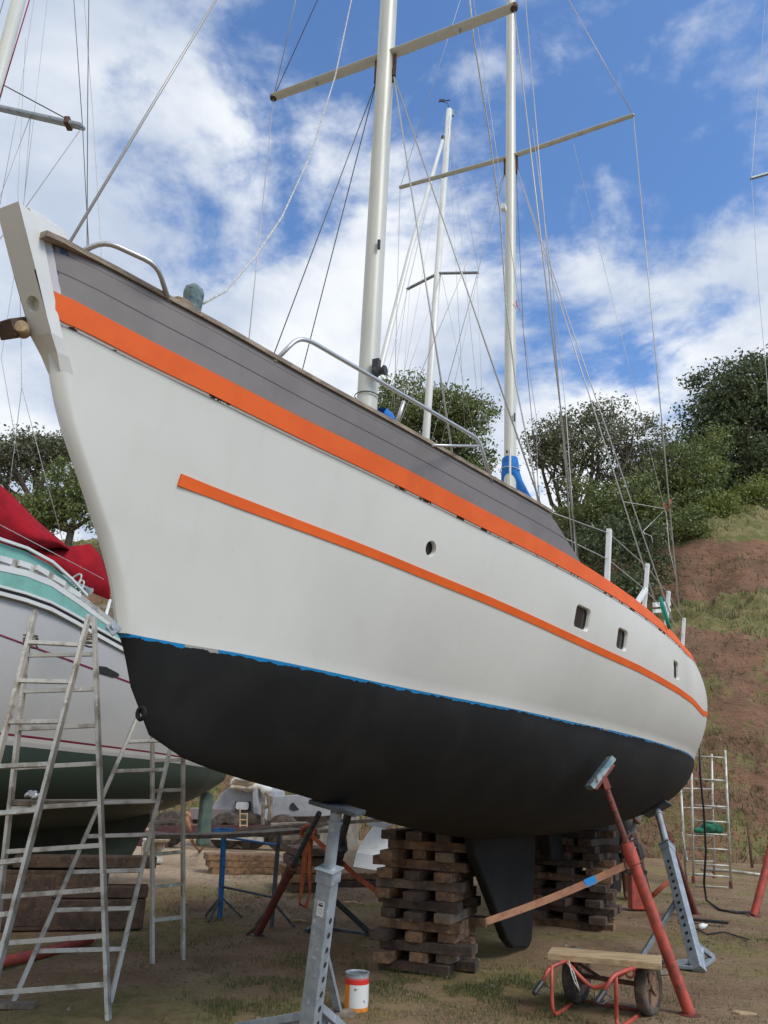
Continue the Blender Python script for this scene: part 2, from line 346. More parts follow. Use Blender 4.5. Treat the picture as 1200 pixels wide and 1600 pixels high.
def ground_mat():
    m = bpy.data.materials.new('yard_ground'); m.use_nodes = True; nt = m.node_tree; N = nt.nodes; L = nt.links
    b = N['Principled BSDF']; b.inputs['Roughness'].default_value = .95; b.inputs['Specular IOR Level'].default_value = .2
    tcn = N.new('ShaderNodeTexCoord')
    def nz(sc, det=8, ro=.6, off=0):
        mp = N.new('ShaderNodeMapping'); mp.inputs['Location'].default_value = (off, off*2, 0); L.new(tcn.outputs['Object'], mp.inputs[0])
        t = N.new('ShaderNodeTexNoise'); t.inputs['Scale'].default_value = sc; t.inputs['Detail'].default_value = det; t.inputs['Roughness'].default_value = ro
        L.new(mp.outputs[0], t.inputs['Vector']); return t.outputs[0]
    def mr(x, a, b_):
        r = N.new('ShaderNodeMapRange'); r.interpolation_type = 'SMOOTHSTEP'; r.inputs[1].default_value = a; r.inputs[2].default_value = b_; L.new(x, r.inputs[0]); return r.outputs[0]
    def mix(f, a, b_):
        x = N.new('ShaderNodeMix'); x.data_type = 'RGBA'; L.new(f, x.inputs[0])
        for i, v in ((6, a), (7, b_)):
            if isinstance(v, tuple): x.inputs[i].default_value = (*v, 1)
            else: L.new(v, x.inputs[i])
        return x.outputs[2]
    dirt = mix(mr(nz(1.1), .38, .62), (.27, .172, .10), (.36, .25, .152))
    dirt = mix(mr(nz(18, 6, .7, 3), .52, .70), dirt, (.10, .066, .043))
    dirt = mix(mr(nz(45, 4, .7, 5), .62, .72), dirt, (.22, .18, .14))
    grass = mix(mr(nz(7, 6, .65, 9), .40, .64), (.32, .245, .11), (.20, .175, .068))
    sp = N.new('ShaderNodeSeparateXYZ'); L.new(tcn.outputs['Object'], sp.inputs[0])
    far = mr(sp.outputs[1], 12.5, 15.5)
    pale = mix(mr(nz(3, 6, .6, 12), .35, .65), (.52, .40, .27), (.42, .31, .205))
    c = mix(mr(nz(.55, 8, .66, 20), .47, .60), dirt, grass)
    # sunlight painted in as paler ground in front of the far boats, left
    xl = mr(sp.outputs[0], .5, -1.5)
    mm = N.new('ShaderNodeMath'); mm.operation = 'MULTIPLY'; L.new(far, mm.inputs[0]); L.new(xl, mm.inputs[1])
    c = mix(mm.outputs[0], c, pale)
    L.new(c, b.inputs['Base Color'])
    bp = N.new('ShaderNodeBump'); bp.inputs['Strength'].default_value = .8; bp.inputs['Distance'].default_value = .05
    ad = N.new('ShaderNodeMath'); ad.operation = 'ADD'; L.new(nz(14, 8, .7, 2), ad.inputs[0]); L.new(nz(60, 4, .7, 7), ad.inputs[1])
    L.new(ad.outputs[0], bp.inputs['Height']); L.new(bp.outputs[0], b.inputs['Normal']); return m
def hill_mat():
    m = bpy.data.materials.new('red_earth_hill'); m.use_nodes = True; nt = m.node_tree; N = nt.nodes; L = nt.links
    b = N['Principled BSDF']; b.inputs['Roughness'].default_value = .95; b.inputs['Specular IOR Level'].default_value = .15
    tcn = N.new('ShaderNodeTexCoord'); gm = N.new('ShaderNodeNewGeometry'); sp = N.new('ShaderNodeSeparateXYZ'); L.new(gm.outputs['Normal'], sp.inputs[0])
    at_ = N.new('ShaderNodeAttribute'); at_.attribute_name = 'veg'
    def nz(sc, det=8, ro=.6, sz=1):
        mp = N.new('ShaderNodeMapping'); mp.inputs['Scale'].default_value = (1, 1, sz); L.new(tcn.outputs['Object'], mp.inputs[0])
        t = N.new('ShaderNodeTexNoise'); t.inputs['Scale'].default_value = sc; t.inputs['Detail'].default_value = det; t.inputs['Roughness'].default_value = ro
        L.new(mp.outputs[0], t.inputs['Vector']); return t.outputs[0]
    def mr(x, a, b_):
        r = N.new('ShaderNodeMapRange'); r.interpolation_type = 'SMOOTHSTEP'; r.inputs[1].default_value = a; r.inputs[2].default_value = b_; L.new(x, r.inputs[0]); return r.outputs[0]
    def mix(f, a, b_):
        x = N.new('ShaderNodeMix'); x.data_type = 'RGBA'; L.new(f, x.inputs[0])
        for i, v in ((6, a), (7, b_)):
            if isinstance(v, tuple): x.inputs[i].default_value = (*v, 1)
            else: L.new(v, x.inputs[i])
        return x.outputs[2]
    e = mix(mr(nz(.8, 8, .65, 2), .36, .62), (.31, .172, .108), (.225, .135, .088))
    e = mix(mr(nz(3.2, 8, .7, 3), .56, .68), e, (.085, .055, .042))
    e = mix(mr(nz(6, 6, .7, 4), .60, .70), e, (.34, .235, .16))
    g = mix(mr(nz(1.8, 8, .7), .38, .62), (.29, .245, .115), (.165, .165, .062))
    ad = N.new('ShaderNodeMath'); ad.operation = 'ADD'; L.new(at_.outputs['Fac'], ad.inputs[0])
    s2 = N.new('ShaderNodeMath'); s2.operation = 'MULTIPLY_ADD'; s2.inputs[1].default_value = 1.1; s2.inputs[2].default_value = -.55; L.new(nz(1.3, 9, .7), s2.inputs[0]); L.new(s2.outputs[0], ad.inputs[1])
    c = mix(mr(ad.outputs[0], .40, .58), e, g); L.new(c, b.inputs['Base Color'])
    bp = N.new('ShaderNodeBump'); bp.inputs['Strength'].default_value = .9; bp.inputs['Distance'].default_value = .25
    L.new(nz(2.6, 10, .72, 2), bp.inputs['Height']); L.new(bp.outputs[0], b.inputs['Normal']); return m
def leaf_mat(name, c1, c2, c3=None):
    m = bpy.data.materials.new(name); m.use_nodes = True; nt = m.node_tree; N = nt.nodes; L = nt.links
    b = N['Principled BSDF']; b.inputs['Roughness'].default_value = .55; b.inputs['Specular IOR Level'].default_value = .35
    at_ = N.new('ShaderNodeAttribute'); at_.attribute_name = 'tint'
    cr = N.new('ShaderNodeValToRGB'); L.new(at_.outputs['Fac'], cr.inputs[0]); e = cr.color_ramp.elements
    e[0].color = (*c1, 1); e[1].color = (*c2, 1)
    if c3: q = e.new(.9); q.color = (*c2, 1); e[-1].color = (*c3, 1)
    L.new(cr.outputs[0], b.inputs['Base Color'])
    tr = N.new('ShaderNodeBsdfTranslucent'); L.new(cr.outputs[0], tr.inputs[0]); mx = N.new('ShaderNodeMixShader'); mx.inputs[0].default_value = .25
    o = [q for q in N if q.type == 'OUTPUT_MATERIAL'][0]; L.new(b.outputs[0], mx.inputs[1]); L.new(tr.outputs[0], mx.inputs[2]); L.new(mx.outputs[0], o.inputs[0])
    return m
MT['leaf_dark'] = leaf_mat('dark_leaves', (0.049, 0.076, 0.035), (0.149, 0.178, 0.081), (0.297, 0.324, 0.162))
MT['leaf_grey'] = leaf_mat('grey_green_leaves', (0.087, 0.099, 0.054), (0.235, 0.242, 0.135), (0.419, 0.407, 0.246))
MT['leaf_mid'] = leaf_mat('mid_green_leaves', (0.080, 0.119, 0.039), (0.227, 0.260, 0.080), (0.399, 0.399, 0.146))
MT['leaf_lime'] = leaf_mat('yellow_green_leaves', (0.109, 0.149, 0.035), (0.258, 0.281, 0.070), (0.390, 0.374, 0.109))
MT['dry'] = leaf_mat('dry_grass_blades', (.16, .125, .055), (.29, .235, .11), (.38, .32, .18))
MT['lawn'] = leaf_mat('green_grass_blades', (.055, .078, .024), (.120, .140, .045), (.21, .19, .085))

# ------------------------------------------------------------------ interpolation
def pchip(T, x):
    xs = np.array(T[0], float); ys = np.array(T[1], float); h = np.diff(xs); dl = np.diff(ys)/h; m = np.zeros(len(xs))
    for i in range(1, len(xs)-1):
        if dl[i-1]*dl[i] > 0:
            w1 = 2*h[i]+h[i-1]; w2 = h[i]+2*h[i-1]; m[i] = (w1+w2)/(w1/dl[i-1]+w2/dl[i])
    m[0] = dl[0]; m[-1] = dl[-1]
    x = min(max(x, xs[0]), xs[-1]); i = min(int(np.searchsorted(xs, x, side='right'))-1, len(h)-1); t = (x-xs[i])/h[i]
    return float(ys[i]*(2*t**3-3*t**2+1)+m[i]*h[i]*(t**3-2*t**2+t)+ys[i+1]*(-2*t**3+3*t**2)+m[i+1]*h[i]*(t**3-t**2))

# ------------------------------------------------------------------ ground and hill
def foot(x): return 26.0 - .33*(x-0) if x < 14 else 21.4
HP = ([-6, -1, 0, 1.2, 4.6, 7.2, 7.8, 9.2, 13, 25, 60], [-.6, -.2, 0, 1.6, 7.1, 8.6, 9.4, 11.6, 14.4, 18, 21])
def hill_h(x, y, rough=True):
    v = y - foot(x)
    n1 = mnoise.fractal(Vector((x*.09, y*.09, 3.3)), 1, 2, 4)
    v += n1*1.2
    z = pchip(HP, v)
    if rough and v > .2:
        k = min(1, v/2)
        z += k*(mnoise.fractal(Vector((x*.45, y*.45, 0)), .8, 2.1, 5)*.60 + mnoise.fractal(Vector((x*1.7, y*1.7, z*.8)), .7, 2.1, 4)*.30 - .25*max(0, mnoise.noise(Vector((x*.5, y*.5, z*2.4)))))
    return z, v
def build_ground():
    mb = MB()
    xs = np.r_[-300, -120, np.arange(-45, -8, 3), np.arange(-8, 10, .35), np.arange(10, 60, 4), 120, 300]
    ys = np.r_[-60, -20, np.arange(-4, 22, .35), np.arange(22, 60, 4), 120, 300]
    rows = []
    for y in ys:
        r = []
        for x in xs:
            z = 0
            if -8 < x < 10 and 2 < y < 22: z = mnoise.fractal(Vector((x*.8, y*.8, 0)), .8, 2.1, 5)*.026
            r.append((x, y, z))
        rows.append(r)
    mb.grid(rows); o = mb.build('ground', ground_mat(), smooth=True); o.location = (0, 0, 0)
    A = np.array(mb.v); c = (A.min(0)+A.max(0))/2; c[2] = A[:, 2].min()
    for v in o.data.vertices: v.co = v.co + Vector(c)
    tag(o, kind='structure')
    # hill
    X = np.concatenate([np.arange(-70, -24, 1.5), np.arange(-24, 36, .33), np.arange(36, 90, 2)]); V = np.concatenate([np.arange(-2.5, 16, .28), np.arange(16, 70, 2.5)])
    vs = []; veg = []
    for v in V:
        for x in X:
            y = foot(x)+v; z, vv = hill_h(x, y)
            vs.append((x, y, z-.03)); 
            ve = .12+.42*max(0, 1-abs(vv-.6)/1.5)
            if 4.7 < vv < 7.3: ve = .95
            if vv > 9.0: ve = .85
            if 1 < vv < 4.6: ve = .40 + .26*mnoise.noise(Vector((x*.3, y*.3, 0)))
            if x < 0: ve = max(ve, .45)
            veg.append(ve)
    k = len(X); fs = [(i*k+j, i*k+j+1, (i+1)*k+j+1, (i+1)*k+j) for i in range(len(V)-1) for j in range(k-1)]
    me = bpy.data.meshes.new('hillside'); me.from_pydata(vs, [], fs); me.materials.append(hill_mat())
    a = me.attributes.new('veg', 'FLOAT', 'POINT'); a.data.foreach_set('value', veg)
    me.polygons.foreach_set('use_smooth', [True]*len(me.polygons)); o = link(bpy.data.objects.new('hillside', me)); tag(o, kind='structure')
build_ground()

# ------------------------------------------------------------------ foliage
def leaves_mesh(name, centers, size, m, parent=None, tint=None, elong=1.35, upbias=.3):
    n = len(centers); C_ = np.asarray(centers)
    a = RNG.normal(size=(n, 3)); a /= np.linalg.norm(a, axis=1)[:, None]
    nn = RNG.normal(size=(n, 3)); nn[:, 2] += upbias*2; b = np.cross(nn, a); b /= np.linalg.norm(b, axis=1)[:, None]+1e-9
    s = size*.68*RNG.uniform(.6, 1.35, (n, 1))
    V = np.stack([C_-a*s*elong, C_-b*s*.7, C_+a*s*elong, C_+b*s*.7], 1).reshape(-1, 3)
    me = bpy.data.meshes.new(name)
    if parent is not None: V = V - np.array(parent.location)
    me.vertices.add(4*n); me.vertices.foreach_set('co', V.ravel())
    me.loops.add(4*n); me.loops.foreach_set('vertex_index', np.arange(4*n, dtype=np.int32))
    me.polygons.add(n); me.polygons.foreach_set('loop_start', np.arange(0, 4*n, 4, dtype=np.int32)); me.polygons.foreach_set('loop_total', np.full(n, 4, dtype=np.int32))
    me.update(calc_edges=True); me.validate()
    t = tint if tint is not None else RNG.uniform(0, 1, n)
    at_ = me.attributes.new('tint', 'FLOAT', 'POINT'); at_.data.foreach_set('value', np.repeat(np.clip(t, 0, 1), 4))
    me.materials.append(m); o = link(bpy.data.objects.new(name, me)); o.parent = parent; return o
def crown_points(blobs, dens, clump=.33):
    """blobs: (centre, radii); leaves gather in small clumps spread through the volume, mostly near the surface"""
    P = []; T = []
    for c, r in blobs:
        c = np.array(c); r = np.array(r, float); vol = r.prod()**(2/3)
        nc = max(6, int(vol*dens/10.5))
        d = RNG.normal(size=(nc, 3)); d /= np.linalg.norm(d, axis=1)[:, None]
        rad = RNG.uniform(.25, 1.18, (nc, 1))**.7
        cc = c+d*rad*r
        for q in cc:
            k = RNG.randint(14, 38); cs = clump*RNG.uniform(.5, 1.3)
            P.append(q+RNG.normal(size=(k, 3))*cs*np.array([1, 1, .6])); base = RNG.uniform(.1, .75)
            T.append(base+RNG.uniform(-.2, .3, k))
    return np.concatenate(P), np.concatenate(T)
def limb(mb, a, b, r0, r1, bend=.25, seg=6):
    a = Vector(a); b = Vector(b); L = (b-a).length; pts = []
    off = Vector((random.uniform(-1, 1), random.uniform(-1, 1), random.uniform(-.2, .6)))*L*bend*.5
    for i in range(seg+1):
        t = i/seg; pts.append(a.lerp(b, t)+off*math.sin(math.pi*t)+Vector((random.uniform(-1, 1), random.uniform(-1, 1), 0))*L*.02)
    mb.tube(pts, [r0+(r1-r0)*i/seg for i in range(seg+1)], 7); return pts
def tree(name, Y, trunkpx, blobs_px, m, label, cat='tree', leaf=.09, dens=420, group=None, clump=.33, tr=.18, yj=.8, limbs=True, bark='bark'):
    """trunkpx: (px, py-of-fork); blobs: (px, py, r_px[, ry_px]) all about depth Y"""
    fork = at(*trunkpx, Y); bz = hill_h(fork.x, Y)[0] if Y > foot(fork.x) else 0
    base = Vector((fork.x+random.uniform(-.3, .3), Y, bz-.1))
    root = empty(name, base, label=label, cat=cat, group=group)
    blobs = []; ext_ = []
    for bb in blobs_px:
        for _ in range(3):
            an = random.uniform(0, 6.28); rr0 = bb[2]; rv0 = bb[3] if len(bb) > 3 else rr0*.75
            ext_.append((bb[0]+rr0*math.cos(an)*random.uniform(.8, 1.15), bb[1]-rv0*math.sin(an)*random.uniform(.8, 1.2), rr0*random.uniform(.18, .38), rv0*random.uniform(.2, .42)))
    nmain = len(blobs_px)
    for bb in list(blobs_px)+ext_:
        px, py, rp = bb[:3]; rv = bb[3] if len(bb) > 3 else rp*.75
        y = Y+random.uniform(-yj, yj); c = at(px, py, y); s = (y*math.cos(PITCH)+(c.z-CZ)*math.sin(PITCH))/FPX
        blobs.append((c, (rp*s, rp*s, rv*s)))
    P, T = crown_points([(tuple(c), r) for c, r in blobs], dens, clump)
    leaves_mesh('crown', P, leaf, m, root, T)
    mb = MB()
    if fork.z > base.z+.3: limb(mb, base, fork, tr, tr*.75, .12)
    else: fork = base
    if limbs:
        for c, r in blobs[:nmain]:
            pts = limb(mb, fork, c, tr*.55, tr*.16, .3)
            for k in range(5):
                q = pts[random.choice((2, 3, 4, 5))]
                e = c+Vector((random.uniform(-1, 1)*r[0], random.uniform(-1, 1)*r[1], random.uniform(-.3, 1)*r[2]))*.95
                limb(mb, q, e, tr*.2, tr*.05, .3, 4)
    mb.build('trunk', MT[bark], root, smooth=True)
    return root
# left tree pair, seen between the bow and the picture edge
tree('spreading_tree', 42, (62, 800), [(20, 705, 45, 18), (70, 700, 45, 16), (110, 705, 40, 16), (-30, 720, 50, 25), (15, 735, 30, 14), (150, 715, 40, 20), (60, 728, 28, 10)], MT['leaf_grey'],
     'wide flat-topped tree with bare limbs showing, left of the tall white bow', leaf=.12, dens=330, clump=.42, tr=.34)
tree('bushy_tree', 39, (110, 830), [(100, 765, 38, 40), (75, 795, 30, 22), (135, 790, 40, 40), (60, 815, 26, 14), (170, 770, 45, 45)], MT['leaf_mid'],
     'dense dark green bushy tree just left of the white bow, above the red sail', leaf=.10, dens=520, clump=.3, tr=.25, limbs=True)
tree('hill_shrub', 38, (-20, 850), [(-10, 800, 36, 26), (-50, 780, 40, 40), (35, 800, 28, 16)], MT['leaf_mid'],
     'green bush on the hill at the left edge behind the red sail', 'bush', leaf=.1, dens=420, limbs=False)
# tree behind the masts
tree('round_tree', 40, (690, 760), [(640, 625, 45, 32), (690, 640, 45, 34), (735, 645, 32, 28), (600, 645, 32, 26), (665, 672, 60, 26), (725, 690, 36, 20), (745, 720, 28, 16), (700, 730, 50, 22)], MT['leaf_mid'],
     'round tree standing behind the masts in the middle of the sky line', leaf=.10, dens=620, clump=.32, tr=.3)
# right group
tree('open_tree', 34, (905, 850), [(850, 685, 36, 24), (870, 700, 44, 30), (900, 665, 40, 24), (955, 652, 36, 22), (985, 680, 32, 26), (870, 720, 34, 20), (935, 705, 46, 30), (1000, 720, 34, 26), (890, 760, 30, 16), (960, 760, 40, 26)], MT['leaf_grey'],
     'open grey-green tree with dark leaning limbs behind the mizzen shrouds', leaf=.085, dens=520, clump=.30, tr=.24)
tree('slim_tree', 36, (1030, 760), [(1030, 690, 22, 40), (1045, 725, 34, 34), (1010, 740, 26, 30)], MT['leaf_grey'],
     'thin wispy tree poking up between the open tree and the big dark tree', leaf=.085, dens=420, clump=.25, tr=.12)
tree('big_tree', 37, (1165, 800), [(1140, 605, 48, 34), (1180, 590, 44, 34), (1110, 650, 44, 36), (1160, 660, 60, 46), (1210, 640, 60, 60), (1130, 710, 50, 40), (1180, 730, 60, 46), (1090, 690, 30, 26), (1230, 710, 60, 60)], MT['leaf_dark'],
     'tallest dark evergreen tree at the right edge on top of the hill', leaf=.11, dens=560, clump=.33, tr=.34)
tree('leafy_tree', 34, (1060, 860), [(1060, 730, 44, 34), (1095, 745, 40, 34), (1030, 770, 44, 34), (1075, 790, 50, 34), (1105, 700, 34, 26)], MT['leaf_mid'],
     'mid green bushy tree below the big dark tree on the hill brow', leaf=.09, dens=480, clump=.28, tr=.2)
for (px, py, r, rv, Y, mm, lab) in ((1000, 800, 40, 40, 31, 'leaf_mid', 'green bush left of the brow, level with the orange rope tie'), (955, 850, 46, 50, 29, 'leaf_dark', 'dark bush behind the first white stanchion'),
        (900, 850, 40, 36, 31, 'leaf_dark', 'dark bush right behind the end of the grey bulwark'), (1000, 870, 40, 50, 28.5, 'leaf_dark', 'dark bush between the first two white stanchions'),
        (1125, 800, 44, 26, 32, 'leaf_lime', 'yellow-green scrub above the bare red cliff'), (1180, 775, 46, 26, 33, 'leaf_lime', 'yellow-green scrub at the right edge under the big dark tree'),
        (1075, 822, 40, 22, 30.5, 'leaf_mid', 'low bush overhanging the left end of the red cliff'), (985, 925, 34, 22, 27.5, 'leaf_dark', 'low dark bush just above the orange sheer stripe'),
        (1100, 780, 36, 22, 33, 'leaf_mid', 'small green bush on the brow behind the yellow scrub')):
    tree('hill_shrub', Y, (px, py+rv), [(px-r*.4, py+3, r*.7, rv*.8), (px+r*.4, py, r*.7, rv*.85), (px, py-rv*.3, r*.6, rv*.7)], MT[mm], lab, 'bush', leaf=.075, dens=560, clump=.24, tr=.06, group='bushes on the hill', limbs=False, yj=.5)

tree('leafy_tree', 31, (950, 840), [(930, 775, 34, 26), (965, 790, 36, 30), (905, 800, 30, 26), (990, 765, 28, 24)], MT['leaf_mid'],
     'mid green leafy tree between the open tree and the dark bushes behind the shrouds', leaf=.08, dens=430, clump=.26, tr=.12)
tree('leafy_tree', 33, (1015, 800), [(1005, 745, 30, 28), (1030, 800, 34, 30), (985, 800, 28, 24)], MT['leaf_grey'],
     'grey-green tree just left of the orange rope tie, in front of the wispy tree', leaf=.08, dens=400, clump=.26, tr=.12)
def blades(name, pts, h, m, label, w=.006):
    n = len(pts); P = np.asarray(pts); a = RNG.uniform(0, 2*np.pi, n); lean = RNG.normal(size=(n, 2))*.35
    hh = h*RNG.uniform(.4, 1.3, n); ww = w*RNG.uniform(.7, 1.4, n)
    dx = np.stack([np.cos(a)*ww, np.sin(a)*ww, 0*a], 1); tip = P+np.stack([lean[:, 0]*hh, lean[:, 1]*hh, hh], 1)
    V = np.stack([P-dx, P+dx, tip], 1).reshape(-1, 3)
    me = bpy.data.meshes.new(name); me.vertices.add(3*n); me.vertices.foreach_set('co', V.ravel())
    me.loops.add(3*n); me.loops.foreach_set('vertex_index', np.arange(3*n, dtype=np.int32))
    me.polygons.add(n); me.polygons.foreach_set('loop_start', np.arange(0, 3*n, 3, dtype=np.int32)); me.polygons.foreach_set('loop_total', np.full(n, 3, dtype=np.int32))
    me.update(calc_edges=True)
    t = RNG.uniform(0, 1, n); at_ = me.attributes.new('tint', 'FLOAT', 'POINT'); at_.data.foreach_set('value', np.repeat(t, 3))
    me.materials.append(m); o = link(bpy.data.objects.new(name, me)); tag(o, label, 'grass', kind='stuff'); return o
# patches of lawn: (px, py, radius m, amount)
gp = []; dp = []
for (px, py, rr, n_) in ((650, 1560, 1.1, 5200), (820, 1545, .8, 2600), (300, 1520, .6, 1500), (370, 1575, .55, 1500), (500, 1505, .45, 900), (720, 1530, .8, 2600), (980, 1580, .9, 1800), (420, 1540, .4, 600), (600, 1590, .9, 2200),
                      (1020, 1400, 1.4, 1400), (330, 1420, 1.6, 2600), (300, 1480, 1.0, 1200), (430, 1400, 1.4, 2200), (1150, 1470, 1.2, 1600), (400, 1368, 1.2, 1800), (870, 1580, .6, 900)):
    c = gz(px, py); a = RNG.normal(size=(n_, 2))*rr*.5
    for q in a:
        x, y = c.x+q[0]*1.2, c.y+q[1]*.8
        if mnoise.fractal(Vector((x*2.6, y*2.6, 1)), 1, 2, 4) > -.05: gp.append((x, y, 0))
blades('grass', gp, .040, MT['lawn'], 'short green grass in patches on the yard ground', .003)
for _ in range(26000):
    x = random.uniform(-7, 9); y = random.uniform(5, 21)
    if mnoise.noise(Vector((x*.8, y*.8, 5))) > .02: dp.append((x, y, 0))
blades('dry_grass', dp, .035, MT['dry'], 'sparse dry yellow grass over the trampled yard ground', .0035)
hp = []
while len(hp) < 90000:
    x = random.uniform(-22, 26); v = random.choice((random.uniform(-.8, 1.8), random.uniform(4.5, 8), random.uniform(8.8, 15), random.uniform(0, 5)))
    if 1.8 < v < 4.5 and mnoise.noise(Vector((x*.6, v*.9, 0))) < -.02: continue
    y = foot(x)+v; z, vv = hill_h(x, y); hp.append((x, y, z-.05))
blades('hillside_grass', hp[:52000], .20, MT['dry'], 'long dry grass over the red earth slope', .013)
blades('green_hillside_grass', [p for p in hp[52000:]], .21, MT['lawn'], 'green weeds and grass on the terraces of the hillside', .016)

# litter: stones and dry leaves
mb = MB()
for _ in range(1500):
    x = random.uniform(-4, 6); y = random.uniform(5.3, 15); r = random.uniform(.004, .016) * (1 if random.random() < .93 else 2)
    bm_ = [Vector((random.uniform(.6, 1.2)*r*math.cos(t), random.uniform(.6, 1.2)*r*math.sin(t), 0)) for t in [i*math.pi/3 for i in range(6)]]
    top = [v*.6+Vector((0, 0, r*.6)) for v in bm_]
    mb.add([Vector((x, y, .004))+v for v in bm_+top], [(0,1,7,6),(1,2,8,7),(2,3,9,8),(3,4,10,9),(4,5,11,10),(5,0,6,11),(6,7,8,9,10,11)])
o = mb.build('pebbles', MT['stone'], fixn=False); tag(o, 'small stones scattered over the yard ground', 'stones', kind='stuff')
mb = MB()
for _ in range(1500):
    x = random.uniform(-4.5, 7); y = random.uniform(5.2, 16); r = random.uniform(.012, .035); a = random.uniform(0, 6.28)
    rot = Matrix.Rotation(a, 3, 'Z') @ Matrix.Rotation(random.uniform(-.6, .6), 3, 'X')
    mb.add([Vector((x, y, .012))+rot @ Vector(v) for v in ((-r, 0, 0), (0, -r*.45, .004), (r, 0, .002), (0, r*.45, 0))], [(0, 1, 2, 3)])
o = mb.build('dead_leaves', MT['leaflit'], fixn=False); tag(o, 'dead brown leaves scattered over the ground', 'leaves', kind='stuff')

# ================================================================== THE BIG WHITE BOAT
TH = R_(25.7); dv = np.array([math.sin(TH), math.cos(TH), 0]); nv = np.array([math.cos(TH), -math.sin(TH), 0])
P0 = np.array([-1.1542, 3.4976, 0.])
def W(s, b, zr): return Vector(P0 + dv*s + nv*b + np.array([0, 0, zr+ZW-KT*s]))
def st(px, py, s):
    r = ray(px, py); t = (s-((CAM-P0)@dv))/(r@dv); return Vector(CAM+r*t)
def cl(px, py, b=0.):
    r = ray(px, py); t = ((P0-CAM)@nv+b)/(r@nv); return Vector(CAM+r*t)
def toloc(p):
    q = np.array(p)-P0; s = float(q@dv); return s, float(q@nv), float(q[2])-ZW+KT*s
KEEL = ([0,.08,.17,.3,.6,1,1.6,2.5,3.5,5,7,9,10.5,11.3,11.9],[0,-.18,-.32,-.44,-.52,-.58,-.65,-.77,-.88,-.99,-1.0,-.92,-.7,-.35,.2])
BW = ([0,.17,.59,1.14,1.7,2.34,3.08,4.17,4.96,6.19,8.19,9.81,10.6,11.3,11.75],[.03,.075,.25,.39,.51,.68,.90,1.14,1.32,1.51,1.68,1.62,1.25,.7,.03])
EX = ([0,1,2.5,5,9,11],[1.15,1.3,1.55,1.9,2.0,1.8])
BMD = ([0,1,2,3,4,5,6,7,8,9,10,11,11.6,11.9],[.17,.53,.84,1.13,1.38,1.59,1.74,1.84,1.90,1.91,1.75,1.25,.7,.03])
SHB = ([-.76,-.3,0,.5,1,1.5,2,3,4,5,6,7,8,9,10,11,11.6,11.9],[.05,.2,.31,.49,.68,.85,1.0,1.27,1.47,1.62,1.72,1.78,1.79,1.76,1.62,1.2,.7,.03])
SZ = ([-.76,0,1,2,4,7,8,9,10,11.9],[1.30,1.26,1.21,1.18,1.17,1.18,1.24,1.34,1.44,1.6])
STZ = ([0,.16,.363,.48,.61,.735,.85,.95,1.06,1.2,1.3,1.5,1.62],[0,-.06,-.175,-.262,-.36,-.458,-.538,-.59,-.635,-.685,-.74,-.85,-.92])   # stem: height -> s
def zlow(s):
    if s >= 0: return 0.
    a, b = 0., 1.62
    for _ in range(30):
        m = (a+b)/2
        if pchip(STZ, m) > s: a = m
        else: b = m
    return a
def HB(s, z):
    "half breadth of the hull above the waterline"
    zs = pchip(SZ, s); bs = pchip(SHB, s)
    if s < 0:
        z0 = zlow(s); f = min(1, max(0, (z-z0)/max(.02, zs-z0))); return .035+(bs-.035)*f
    bw = pchip(BW, s); bm = pchip(BMD, s); t = z/zs
    q = (1-t)*(1-2*t)*bw+4*t*(1-t)*bm+t*(2*t-1)*bs; lin = bw*(1-t)+bs*t
    k = min(1, s/1.0); return q*k+lin*(1-k) if t >= 0 else bw
def hp_(s, z, off=0.):
    e = .03; a = W(s, HB(s, z), z); 
    ds = W(s+e, HB(s+e, z), z)-W(s-e, HB(s-e, z), z); dz = W(s, HB(s, z+e), z+e)-W(s, HB(s, z-e), z-e)
    nn = ds.cross(dz).normalized()
    if nn.dot(Vector(nv)) < 0: nn = -nn
    return a+nn*off, ds.normalized(), dz.normalized(), nn
boat = empty('sailboat', (P0[0], P0[1], 0), math.pi/2-TH, 'big white two-masted sailboat hull with orange stripes, black bottom and grey bulwark, propped on stands', 'sailboat')
# hull skin
mb = MB(); gs = np.r_[0, .01, .03, .06, .1, np.linspace(.13, 1, 100)]
for side in (1, -1):
    rows = []
    for a in np.linspace(0, math.pi/2, 17)[:-1]:
        r = []
        for g in gs:
            s = .0+11.75*g**1.35; e = pchip(EX, s); bw = pchip(BW, s); zk = pchip(KEEL, s)
            zz_ = zk*math.cos(a)**(2/e); bb = bw*math.sin(a)**(2/e)
            r.append(W(s, side*bb, zz_))
        rows.append(r)
    for t in np.linspace(0, 1, 17):
        r = []
        for g in gs:
            sg = g**1.35; s = 0; 
            for _ in range(6):
                z = t*pchip(SZ, s); s0 = pchip(STZ, z); s = s0+(11.75+.12*t-s0)*sg
            z = t*pchip(SZ, s); r.append(W(s, side*HB(s, z), z))
        rows.append(r)
    mb.grid(rows)
    if side == 1: PR = rows
    else: SR = rows
# close the stem and lay the deck
stem = []
for a, b in zip(PR, SR):
    m_ = (a[0]+b[0])/2 - Vector(dv)*.022; stem.append((a[0], m_, b[0]))
mb.grid([[q[0] for q in stem], [q[1] for q in stem], [q[2] for q in stem]])
mb.grid([PR[-1], [(p+q)/2+Vector((0, 0, .05)) for p, q in zip(PR[-1], SR[-1])], SR[-1]])
hull = mb.build('hull', MT['hull'], boat)
bm = bmesh.new(); bm.from_mesh(hull.data); bmesh.ops.remove_doubles(bm, verts=bm.verts, dist=.002); bmesh.ops.recalc_face_normals(bm, faces=bm.faces); bm.to_mesh(hull.data); bm.free()
hull.data.polygons.foreach_set('use_smooth', [True]*len(hull.data.polygons)); hull.data.set_sharp_from_angle(angle=R_(50))
